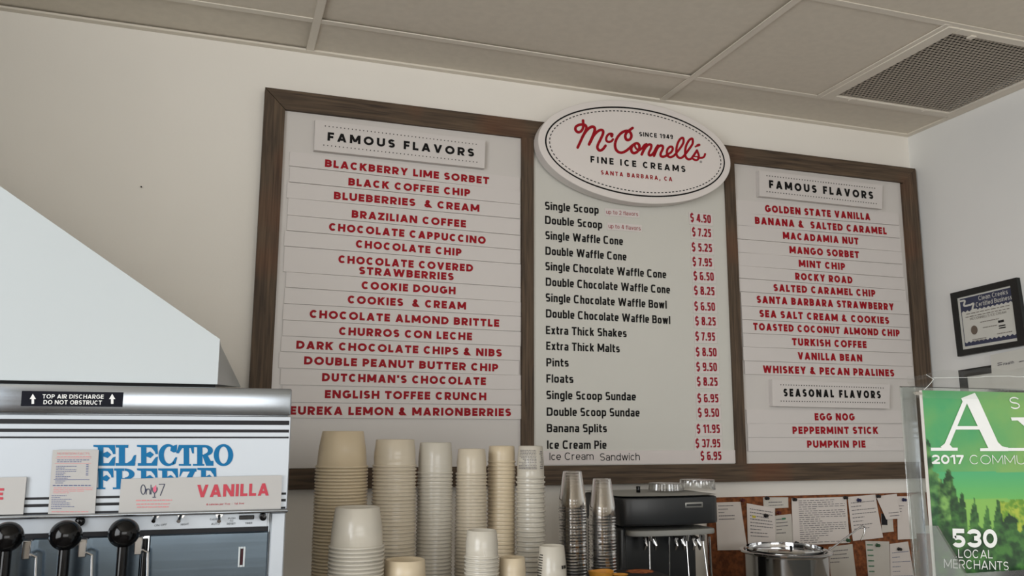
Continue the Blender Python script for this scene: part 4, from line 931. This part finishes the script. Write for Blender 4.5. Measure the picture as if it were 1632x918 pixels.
# ribbed clear tubs on top of the mixer
def tub(x0, x1, top, y, label):
    A = at(x0, 783, y); B = at(x1, 783, y); r = (B.x-A.x)/2; cx = (A.x+B.x)/2; z0 = at(1080, 782, YX+.1).z; z0 = LOC_TOP; z1 = at((x0+x1)/2, top, y-r).z
    mb = MB(); n = 72; vs = []
    rows = [(.98, 0, 0), (1.0, .06, 1), (.95, .9, 1), (.97, .93, 0), (.97, 1, 0), (.80, 1, 0), (.001, .98, 0)]
    for (k_, v_, w_) in rows:
        for j in range(n):
            a = 2*PI*j/n; rr = r*k_*(1+(.02*(1 if j % 2 else -1) if w_ else 0)); vs.append((cx+rr*math.cos(a), y+rr*math.sin(a), z0+(z1-z0)*v_))
    fs = [(i*n+j, i*n+(j+1) % n, (i+1)*n+(j+1) % n, (i+1)*n+j) for i in range(len(rows)-1) for j in range(n)]
    o = obj('plastic_tub', mb.add(vs, fs, True), M_tub); tag(o, label, 'plastic tub', 'ribbed tubs on the mixer')
LOC_TOP = at(1060, 787.6, YX-.002).z
tub(1037, 1086, 771.5, YX+.14, 'lower ribbed clear plastic tub on the drink mixer, at left')
tub(1086.5, 1136, 766, YX+.14, 'taller ribbed clear plastic tub on the drink mixer, at right')

# ------------------------------------------------------------------ cork board, notes and pins
YB = WY-.012
z1 = (at(1146, 792, YB).z+at(1451, 786.5, YB).z)/2; x0 = at(1128, 800, YB).x; x1 = at(1500, 800, YB).x
ck = tag(obj('cork_board', MB().bbox((x0, YB, .95), (min(x1, XR-.02), WY-.0005, z1), .001, 1), M_cork), 'reddish brown cork board below the menu board, covered with notes', 'cork board')
def paper(label, quad, y, m=None, ink=None, rows=0, region=None, seed=0, curl=.003, fill=.6, hgt=.25, extra=None):
    """a sheet of paper with a gentle curl, its outline given clockwise from top left"""
    (TL, TR, BR, BL) = [at(*p, y) for p in quad]; N = 8
    def q(u, v):
        p = TL*(1-u)*(1-v)+TR*u*(1-v)+BL*(1-u)*v+BR*u*v
        return Vector((p.x, y-curl*(v**2)*(1-.4*math.cos(PI*u))-.0006, p.z))
    mb = MB(); F_ = [q(i/N, j/N) for j in range(N+1) for i in range(N+1)]; B_ = [p+Vector((0, .0006, 0)) for p in F_]; K = (N+1)**2
    fs = [(j*(N+1)+i, j*(N+1)+i+1, (j+1)*(N+1)+i+1, (j+1)*(N+1)+i) for j in range(N) for i in range(N)]
    fs2 = [tuple(K+i for i in f[::-1]) for f in fs]
    ed = [i for i in range(N+1)]+[(j+1)*(N+1)-1 for j in range(1, N+1)]+[N*(N+1)+i for i in range(N-1, -1, -1)]+[j*(N+1) for j in range(N-1, 0, -1)]
    side = [(ed[i], ed[(i+1) % len(ed)], K+ed[(i+1) % len(ed)], K+ed[i]) for i in range(len(ed))]
    cc = (TL+TR)/2; o = thing('paper_note', label, 'note', (cc.x, y, min(BL.z, BR.z)), 'notes pinned to the cork board')
    obj('sheet', mb.add(F_+B_, fs+fs2+side, True), m or M_paper, o)
    if rows:
        u0, u1, v0, v1 = region or (.1, .9, .1, .9); im = MB()
        bars(im, (u0, v0), (u1, v0), (u0, v1), (u1, v1), rows, to3=lambda p: q(*p)+Vector((0, -.0006, 0)), seed=seed, fill=fill, hgt=hgt)
        obj('writing', im, ink or M_ink, o, fix=False)
    for (u0, u1, v0, v1, mm, nm) in (extra or []):
        obj(nm, MB().poly([q(*p)+Vector((0, -.0008, 0)) for p in ((u0, v1), (u1, v1), (u1, v0), (u0, v0))]), mm, o, fix=False)
Y1 = YB-.0005
paper('blank lower sheet of paper partly behind the other notes, left of the typed list', ((1226, 823), (1261, 819), (1266, 879), (1226, 880)), Y1, M_paper2, M_ink, 5, (.3, .8, .08, .55), 2, .002, extra=[(.55, .72, .08, .13, M_inkg, 'green_mark')])
paper('leftmost plain paper note, right behind the drink mixer', ((1140, 801), (1180, 799.7), (1190, 876), (1143, 877)), Y1-.001, M_paper, M_ink, 5, (.1, .7, .05, .4), 3, .004)
paper('tilted note with yellow mark and pencil writing beside the leftmost note', ((1190, 802), (1235, 810), (1235, 881), (1192, 881)), Y1-.0045, M_paper, M_ink, 9, (.1, .9, .08, .7), 4, .004, extra=[(.18, .30, .23, .28, M_yel, 'yellow_mark')])
paper('small horizontal slip of paper pinned at the top, left of the typed list', ((1216, 792.6), (1256, 792.6), (1256, 809), (1217, 811)), Y1-.001, M_paper2, M_ink, 2, (.2, .9, .35, .9), 5, .001)
paper('large typed list with many printed lines, centre of the cork board', ((1261.3, 794.5), (1348.6, 791.8), (1353.4, 865), (1264, 869.6)), Y1-.003, M_paper, M_ink, 21, (.12, .96, .04, .98), 6, .002, .72, .27)
paper('tall white handwritten note right of the typed list, tilted', ((1351, 792), (1395, 788), (1405.6, 856.5), (1358.6, 862)), Y1-.0025, M_paper, M_ink, 8, (.08, .92, .12, .8), 7, .004, .5, .18)
paper('small card with a black square, under the folded note', ((1404, 818), (1422.5, 822), (1423, 847), (1405, 849)), Y1-.001, M_paper2, extra=[(.0, .5, .0, .6, M_stripe, 'black_square')])
paper('folded white note hanging crooked at the top right of the board', ((1396, 791), (1429, 786.8), (1435, 826), (1412, 828)), Y1-.004, M_paper, M_ink, 2, (.3, .9, .7, .95), 8, .003)
paper('long note with a blue pin at the right end of the cork board', ((1430, 791), (1454, 791), (1459.5, 858), (1430, 860)), Y1-.002, M_paper, M_ink, 3, (.05, .4, .2, .4), 9, .004)
paper('lower left note by the pot, partly behind the ladle handle', ((1321, 871.5), (1358.4, 867), (1365, 930), (1308, 930)), Y1-.001, M_paper2, M_ink, 4, (.15, .8, .1, .5), 10, .003)
paper('cream ruled note with a green pin in the lower row', ((1379, 862), (1417, 863), (1418, 930), (1384, 930)), Y1-.001, M_paper2, M_inkg, 6, (.05, .3, .05, .8), 11, .003)
paper('tall note with a dark pin at the lower right end of the board', ((1418, 867), (1447, 863), (1458, 930), (1419, 930)), Y1-.0015, M_paper, M_bluink, 6, (.1, .95, .2, .9), 12, .003, .6, .12)
paper('paper with a folded dark ribbon edge behind the magazine holder', ((1452, 789), (1474, 783), (1480, 850), (1457, 850)), Y1-.001, M_paper2, extra=[(.62, .74, .2, .95, M_ink, 'dark_edge')])
pins = [((1182.5, 797), M_pinr, 'maroon push pin at the top left of the cork board'), ((1221.6, 794), M_pin, 'black push pin holding the small horizontal slip'), ((1220, 821.5), M_pin, 'black push pin in the tilted note with the yellow mark'),
 ((1240.4, 816.8), M_pinr, 'maroon push pin in the cork under the small slip'), ((1265.5, 796), M_pin, 'dark push pin at the top left corner of the typed list'), ((1346.6, 793), M_pin, 'dark push pin at the top right corner of the typed list'),
 ((1269, 865.7), M_pin, 'dark push pin at the bottom left corner of the typed list'), ((1351, 861), M_ping, 'green push pin at the bottom right corner of the typed list'), ((1368, 797), M_pinb, 'blue push pin in the tall handwritten note'),
 ((1399, 791), M_pin, 'dark push pin in the folded crooked note'), ((1440, 796.5), M_pinb, 'blue push pin in the long note at the right end'), ((1398, 869), M_ping, 'green push pin in the cream ruled note'), ((1432.5, 875), M_pin, 'dark push pin in the tall lower right note')]
for (px, py), m_, lb in pins:
    c = at(px, py, YB-.009)
    tag(obj('push_pin', MB().lathe([(.0001, -.011), (.0052, -.011), (.0058, -.009), (.0036, -.007), (.0032, -.002), (.0064, 0), (.0064, .0014), (.0008, .002), (.0006, .0085), (.0001, .0085)], c, 16, 'y'), m_), lb, 'push pin', 'push pins on the cork board')

# pot with a lid, and ladle
YPOT = -.22
pc = at(1253, 892, YPOT); pr = (at(1311, 889, YPOT).x-at(1189, 889, YPOT).x)/2; zr = at(1250, 890, YPOT-pr).z
pot = thing('steel_pot', 'round stainless pot with a domed lid below the notes', 'pot', (pc.x, YPOT, ZCNT))
rb = (at(1309, 905, YPOT).x-at(1197, 905, YPOT).x)/2
obj('pot_body', MB().lathe([(.0001, ZCNT), (rb-.01, ZCNT), (rb-.002, ZCNT+.008), (rb, ZCNT+.02), (rb, zr-.012), (rb+.002, zr-.006), (pr-.004, zr-.006), (pr, zr-.003), (pr, zr+.001), (pr-.006, zr+.003), (rb-.004, zr+.001), (rb-.006, zr-.01), (rb-.006, ZCNT+.03), (.0001, ZCNT+.03)], (pc.x, YPOT, 0), 64), M_chrome, pot)
zl = at(1252, 876.5, YPOT).z
lr = (at(1302, 885, YPOT).x-at(1201, 885, YPOT).x)/2; lx = at(1251, 885, YPOT).x
lid = obj('lid', MB().lathe([(lr, zr+.004), (lr+.003, zr+.007), (lr-.001, zr+.012), (lr-.002, zl-.018), (lr-.012, zl-.006), (lr*.6, zl), (.0001, zl+.003)], (lx, YPOT, 0), 64), M_chrome, pot)
c = at(1261, 876, YPOT-.03); obj('lid_knob', MB().lathe([(.0001, .016), (.004, .015), (.0045, .006), (.0028, .003), (.0028, -.012), (.0001, -.012)], (c.x, c.y, c.z-.004), 14), M_rub, lid)
p1, p2, p3 = at(1309, 886, YPOT-.05), at(1373, 838.5, YPOT-.02), at(1372, 861, YPOT-.02)
tag(obj('ladle', MB().tube([p1+(p1-p2)*.5+Vector((0,0,.004)), p1, p1.lerp(p2, .5), p1.lerp(p2, .94), at(1374.5, 837.6, YPOT-.02), at(1378, 840, YPOT-.02), at(1378.4, 845, YPOT-.02), at(1376, 853, YPOT-.02), p3], .0026), M_chrome), 'thin steel ladle handle with a hooked end rising from the pot', 'ladle')

# ------------------------------------------------------------------ magazine in a clear holder, on the service counter
YG = -1.7
zsv = at(1500, 1015, YG).z
sv = thing('service_counter', 'service counter holding the magazine rack in the right foreground', 'counter', (1.35, YG+.1, 0))
obj('counter_body', MB().bbox((.80, YG-.20, 0), (2.30, YG+.26, zsv-.03), .004), M_white, sv); obj('counter_top', MB().bbox((.78, YG-.22, zsv-.03), (2.33, YG+.28, zsv), .004), M_count, sv)
TLc, TRc, BLc = at(1469.6, 622, YG), at(1650, 616.5, YG), at(1482.4, 935, YG)
GX0 = TLc.x; GX1 = GX0+.225; GZ1 = TLc.z; GZ0 = zsv+.006
# printed cover: colours computed on a fine grid
NXg, NZg = 120, 170
def fbm(x, y, sd):
    from mathutils import noise
    return sum(noise.noise(Vector((x*2**o_, y*2**o_, sd)))/2**o_ for o_ in range(4))
def cover(px, py):
    n = fbm(px/60, py/60, 3.1); n2 = fbm(px/16, py/16, 7.7); n3 = fbm(px/6, py/6, 1.3)
    t = max(0, min(1, (px-1475)/150))
    c = (lambda a, b, u: tuple(a[i]*(1-u)+b[i]*u for i in range(3)))
    sky = c((58, 152, 100), (122, 168, 92), max(0, min(1, .25+t*.7+n*.45)))
    if py > 752: sky = c((74, 166, 112), (108, 178, 88), max(0, min(1, (py-752)/50)))
    # tree line: tall crowns rising from the lower left
    h = 840
    for (cx, tp, wd) in ((1486, 744, 26), (1512, 748, 16), (1478, 700, 10), (1533, 782, 9), (1553, 795, 10), (1573, 802, 9), (1591, 795, 10), (1610, 822, 26)):
        d = abs(px-cx)/wd
        if d < 1.6: h = min(h, tp+(d**1.5)*55)
    h += n2*10+n3*6
    if py > h:
        u = max(0, min(1, .5+n2*.9+n3*.5)); tr = c((22, 56, 28), (66, 118, 52), u)
        if px < 1515 and py < 830: tr = c(tr, (138, 182, 96), max(0, min(.8, .35+n2)))
        if px < 1495: tr = c(tr, (30, 90, 60), .3)
        return tr
    if py > 800+n2*8 and px > 1590: return c((92, 140, 40), (170, 184, 66), max(0, min(1, .5+n3+n2)))
    if py > 795: return c(sky, (150, 180, 80), .5)
    return sky
def proj(P):
    d = Vector(P)-CAM; w_ = d.dot(FWD); return 816+FPX*d.dot(RGT)/w_, 459-FPX*d.dot(UPV)/w_
yf = YG
vs = []; cols = []
for j in range(NZg+1):
    for i in range(NXg+1):
        p = Vector((GX0+(GX1-GX0)*i/NXg, yf, GZ1+(GZ0-GZ1)*j/NZg)); vs.append(p); cols.append(lin(cover(*proj(p))))
K = len(vs); fs = [(j*(NXg+1)+i, (j+1)*(NXg+1)+i, (j+1)*(NXg+1)+i+1, j*(NXg+1)+i+1) for j in range(NZg) for i in range(NXg)]
mag = thing('magazine', 'green 2017 magazine with a large white A, standing in the clear holder', 'magazine', ((GX0+GX1)/2, YG+.004, GZ0))
M_cover = bpy.data.materials.new('printed_cover'); M_cover.use_nodes = True
_b = M_cover.node_tree.nodes['Principled BSDF']; _a = M_cover.node_tree.nodes.new('ShaderNodeVertexColor'); _a.layer_name = 'print'
M_cover.node_tree.links.new(_a.outputs[0], _b.inputs['Base Color']); _b.inputs['Roughness'].default_value = .3
co = obj('cover', MB().add(vs, fs), M_cover, mag, fix=False, flat=False)
at_ = co.data.color_attributes.new('print', 'FLOAT_COLOR', 'POINT')
for i, c in enumerate(cols): at_.data[i].color = (*c, 1)
obj('pages', MB().box((GX0, YG+.0005, GZ0), (GX1, YG+.005, GZ1)), M_paper, mag)
M_mw = mat('cover_white', (236, 238, 236), .4)
def zG(p): return at(1440+p[0]/5.1, 570+p[1]/5.1, YG-.0008)
def zG2(p): return at(1440+p[0]/4.885, 730+p[1]/4.885, YG-.0008)
mb = MB()
def pgm(*pts): mb.poly([zG(p) for p in pts])
pgm((468,330),(580,286),(608,336),(512,372),(482,362)); pgm((482,352),(516,368),(362,738),(318,738)); pgm((512,366),(606,332),(790,738),(690,738)); pgm((414,556),(612,556),(622,584),(402,584))
pgm((222,732),(440,732),(440,757),(222,757)); pgm((622,737),(850,730),(850,760),(622,760)); pgm((760,680),(800,720),(850,732),(760,745)); pgm((318,738),(345,690),(300,725)); pgm((362,738),(368,700),(400,735))
pgm((850,734),(1000,734),(1000,758),(850,758)); pgm((872,486),(1010,486),(1010,506),(880,512)); pgm((925,508),(1000,500),(1010,560),(985,560))
obj('title_lettering', mb, M_mw, mag, fix=False)
ptext("S", (1610, 651.6), (1625.8, 652), 19, M_mw, mag, YG-.0009, w=.11)
ptext("2017", (1485.6, 739.4), (1536.5, 739.6), 14.2, M_mw, mag, YG-.0009, w=.25)
ptext("COMMU", (1546, 739.8), (1634, 740), 14.2, M_mw, mag, YG-.0009, w=.085, sp=.2)
ptext("530", (1517, 872.2), (1590, 873), 28.5, M_mw, mag, YG-.0009, w=.25, sp=.1)
ptext("LOCAL", (1527.5, 889), (1582, 890), 13, M_mw, mag, YG-.0009, w=.115, sp=.16)
ptext("MERCHANTS", (1504.5, 905), (1607.5, 909), 13.5, M_mw, mag, YG-.0009, w=.115, sp=.16)
# holder: clear acrylic pocket with a loose clear film over the top
hx0, hx1 = at(1461.5, 760, YG-.006).x, GX1+.012
hold = thing('magazine_holder', 'clear acrylic holder with loose clear film around the green magazine', 'magazine holder', ((hx0+hx1)/2, YG, zsv))
obj('back_plate', MB().bbox((hx0, YG+.0105, zsv), (hx1, YG+.0125, GZ1+.005), .0008, 1), M_acryl, hold)
obj('base_plate', MB().bbox((hx0, YG-.03, zsv), (hx1, YG+.0125, zsv+.004), .0008, 1), M_acryl, hold)
zf = at(1495, 838, YG-.012).z
a1, a2, a3 = at(1461.5, 838, YG-.012), at(1495, 838, YG-.012), at(1541, 914, YG-.012)
pk = [Vector((hx0, YG-.012, zsv+.004)), Vector((hx1, YG-.012, zsv+.004)), Vector((hx1, YG-.012, a3.z)), a3, a2, a1]; pk[5].x = hx0
obj('front_pocket', MB().prism(pk, (0, .002, 0)), M_acryl, hold)
obj('side_wall', MB().bbox((hx0, YG-.012, zsv+.004), (hx0+.0022, YG+.0105, GZ1+.004), .0006, 1), M_acryl, hold)
# film: a crumpled sheet rising above the cover and hanging a little in front of it
NU, NV = 40, 20; vs = []
from mathutils import noise as _ns
for j in range(NV+1):
    for i in range(NU+1):
        u = i/NU; v_ = j/NV; top = at(1459.6+u*200, 598-min(u*3.2, 1)*8-u*6+2.5*math.sin(u*23), YG-.008); zt_ = top.z
        x = hx0-.001+(hx1-hx0)*u; z = zt_+(GZ1-.010-zt_)*v_
        y = YG-.004-.004*v_+.0022*_ns.noise(Vector((u*14, v_*5, .4)))+.0008*math.sin(v_*11+u*5)
        if u < .12: y += .012*(1-u/.12)*(.5-v_)
        vs.append(Vector((x, min(y, YG-.0025), z)))
fs = [(j*(NU+1)+i, j*(NU+1)+i+1, (j+1)*(NU+1)+i+1, (j+1)*(NU+1)+i) for j in range(NV) for i in range(NU)]
obj('clear_film', MB().add(vs, fs, False), M_film, hold, fix=False, flat=False)

pA, pB, pC = at(1488, 604.5, YG-.0105), at(1473, 621, YG-.0105), at(1476, 597, YG-.0105)
M_glint = mat('crease_glint', (214, 218, 214), .25)  # pale colour paints the highlights along the film's seam and creases
obj('seam_glint', MB().tube([at(x, 602.2-(x-1488)*.012-(1.5 if 1570 < x < 1610 else 0), YG-.0105) for x in range(1488, 1660, 12)], .00035, 6), M_glint, hold)
obj('crease_glint', MB().tube([pA, (pA+pB)/2+Vector((.001, 0, 0)), pB], .0003, 6), M_glint, hold); obj('crease_glint', MB().tube([pA, (pA+pC)/2, pC], .0003, 6), M_glint, hold)

# ------------------------------------------------------------------ right wall: framed certificate and notices
XW = XR-.016
O4 = [atx(*p, XW) for p in ((1514, 467.8), (1619.8, 442.2), (1636, 549.5), (1526, 568.4))]
I4 = [atx(*p, XW) for p in ((1523.8, 475.5), (1609.8, 455), (1621.3, 543.2), (1533.2, 557.6))]
ce = thing('framed_certificate', 'black framed certificate with a navy banner hanging on the right wall', 'certificate', ((O4[2].x), (O4[2].y+O4[3].y)/2, min(O4[2].z, O4[3].z)))
mb = MB(); vs = O4+I4+[p+Vector((.0155, 0, 0)) for p in O4]+[p+Vector((.006, 0, 0)) for p in I4]
fs = [(i, (i+1) % 4, 4+(i+1) % 4, 4+i) for i in range(4)]+[(i, 8+i, 8+(i+1) % 4, (i+1) % 4) for i in range(4)]+[(4+i, 4+(i+1) % 4, 12+(i+1) % 4, 12+i) for i in range(4)]+[(8, 9, 10, 11)]
obj('frame', mb.add(vs, fs), M_blackwood, ce)
D_ = Vector((.0055, 0, 0)); Q = [p+D_ for p in I4]
obj('certificate_sheet', MB().prism(Q, (.004, 0, 0)), M_mat, ce)
def q4(u, v, o_=.0006): return Q[0]*(1-u)*(1-v)+Q[1]*u*(1-v)+Q[3]*(1-u)*v+Q[2]*u*v-Vector((o_, 0, 0))
mb = MB(); n = 24
top_ = [q4(.05+.95*i/n*.99, .03) for i in range(n+1)]; bot_ = [q4(.05+.95*i/n*.99, .30-.03*(i % 2)) for i in range(n+1)]
mb.add(top_+bot_, [(i, i+1, n+2+i, n+1+i) for i in range(n)])
b0 = [q4(.05+.94*i/n, .86+.03*(i % 2)) for i in range(n+1)]; b1 = [q4(.05+.94*i/n, .945) for i in range(n+1)]
mb.add(b0+b1, [(i, i+1, n+2+i, n+1+i) for i in range(n)]); mb.poly([q4(.045, .03), q4(.055, .03), q4(.055, .94), q4(.045, .94)])
obj('navy_banner', mb, M_certblue, ce, fix=False)
mb = MB()
def ctext(s, u0, u1, v, cap, w=.12, mbx=None):
    A, B = q4(u0, v, .0010), q4(u1, v, .0010); ex = B-A; wd = ex.length; ex.normalize(); ez = (q4(u0, v-.1, .0010)-A).normalized()
    text_on(mbx, s, A, ex, ez, wd, cap*(q4(0, 0)-q4(0, 1)).length, w)
ctext("Clean Creeks", .40, .93, .135, .085, .13, mb); ctext("Certified Business", .34, .985, .245, .085, .13, mb)
for pts in ([(.06,.07),(.14,.08),(.12,.17),(.24,.18)], [(.24,.18),(.30,.17),(.27,.27),(.34,.29)]):
    ribbon(mb, pts, .035, lambda p: q4(p[0], p[1], .0010))
obj('banner_lettering', mb, M_mat, ce, fix=False)
mb = MB(); ctext("MCCONNELL'S ICE CREAM", .20, .86, .47, .045, .13, mb)
for v_, u0, u1 in ((.33, .14, .94), (.385, .12, .92), (.53, .38, .72), (.64, .42, .68), (.83, .2, .46), (.80, .66, .92), (.86, .22, .44)):
    bars(mb, (u0, v_), (u1, v_), (u0, v_+.03), (u1, v_+.03), 1, to3=lambda p: q4(p[0], p[1], .0010), hgt=.45, fill=1, seed=int(v_*100))
obj('certificate_print', mb, M_certink, ce, fix=False)
obj('seal', MB().poly([q4(.255+.062*math.cos(a*PI/12), .665+.085*math.sin(a*PI/12), .0012) for a in range(24)]), M_seal, ce, fix=False)
mb = MB(); bars(mb, (.70,.565),(.80,.565),(.70,.62),(.80,.62), 1, to3=lambda p: q4(p[0], p[1], .001), hgt=.8, fill=1, seed=2, wlen=(.2,.35)); bars(mb, (.70,.66),(.82,.66),(.70,.74),(.82,.74), 2, to3=lambda p: q4(p[0], p[1], .001), hgt=.5, fill=1, seed=2, wlen=(.9,1))
obj('emblem', mb, M_black, ce, fix=False)
# black framed notice below, mostly behind the film, and the paper notice in front of it
P = [atx(*p, XW) for p in ((1527, 590.4), (1660, 569), (1668, 700), (1540, 712))]
nf = thing('framed_notice', 'black picture frame on the right wall just below the certificate, mostly hidden', 'picture frame', (P[2]+P[3])/2)
I = [P[0].lerp(P[2], .1), P[1].lerp(P[3], .1), P[2].lerp(P[0], .1), P[3].lerp(P[1], .1)]
vs = P+I+[p+Vector((.0155, 0, 0)) for p in P]+[p+Vector((.006, 0, 0)) for p in I]
fs = [(i, (i+1) % 4, 4+(i+1) % 4, 4+i) for i in range(4)]+[(i, 8+i, 8+(i+1) % 4, (i+1) % 4) for i in range(4)]+[(4+i, 4+(i+1) % 4, 12+(i+1) % 4, 12+i) for i in range(4)]+[(8, 9, 10, 11)]
obj('frame', MB().add(vs, fs), M_blackwood, nf); obj('notice_sheet', MB().prism([p+D_ for p in I], (.004, 0, 0)), M_mat, nf)
P = [atx(*p, XW-.004) for p in ((1578.5, 566), (1672, 546.5), (1680, 690), (1588, 705))]
hn = thing('wall_notice', 'white paper notice headed Health on the right wall', 'notice', (P[2]+P[3])/2)
obj('sheet', MB().prism(P, (.0015, 0, 0)), M_mat, hn)
mb = MB()
A, B = atx(1599, 582.4, XW-.0046), atx(1616.2, 579, XW-.0046); ex = B-A; wd = ex.length; ex.normalize(); text_on(mb, "Health", A, ex, Vector((0, 0, 1)), wd, 4.2*mpp(A), .2)
bars(mb, (1589.5, 578), (1597, 576.5), (1590, 584), (1597.5, 582.5), 2, to3=lambda p: atx(p[0], p[1], XW-.0046), fill=1, seed=3, wlen=(.9, 1)); bars(mb, (1624, 575), (1650, 569), (1624, 579), (1650, 573), 1, to3=lambda p: atx(p[0], p[1], XW-.0046), fill=1, seed=4)
obj('lettering', mb, M_ink, hn, fix=False)

c = at(225.5, 298.5, WY)
tag(obj('wall_nail', MB().lathe([(.0001, -.006), (.0022, -.006), (.0022, -.0045), (.0009, -.004), (.0009, .004), (.0001, .004)], c, 10, 'y'), M_rub), 'tiny dark nail in the bare white wall left of the menu board', 'nail')
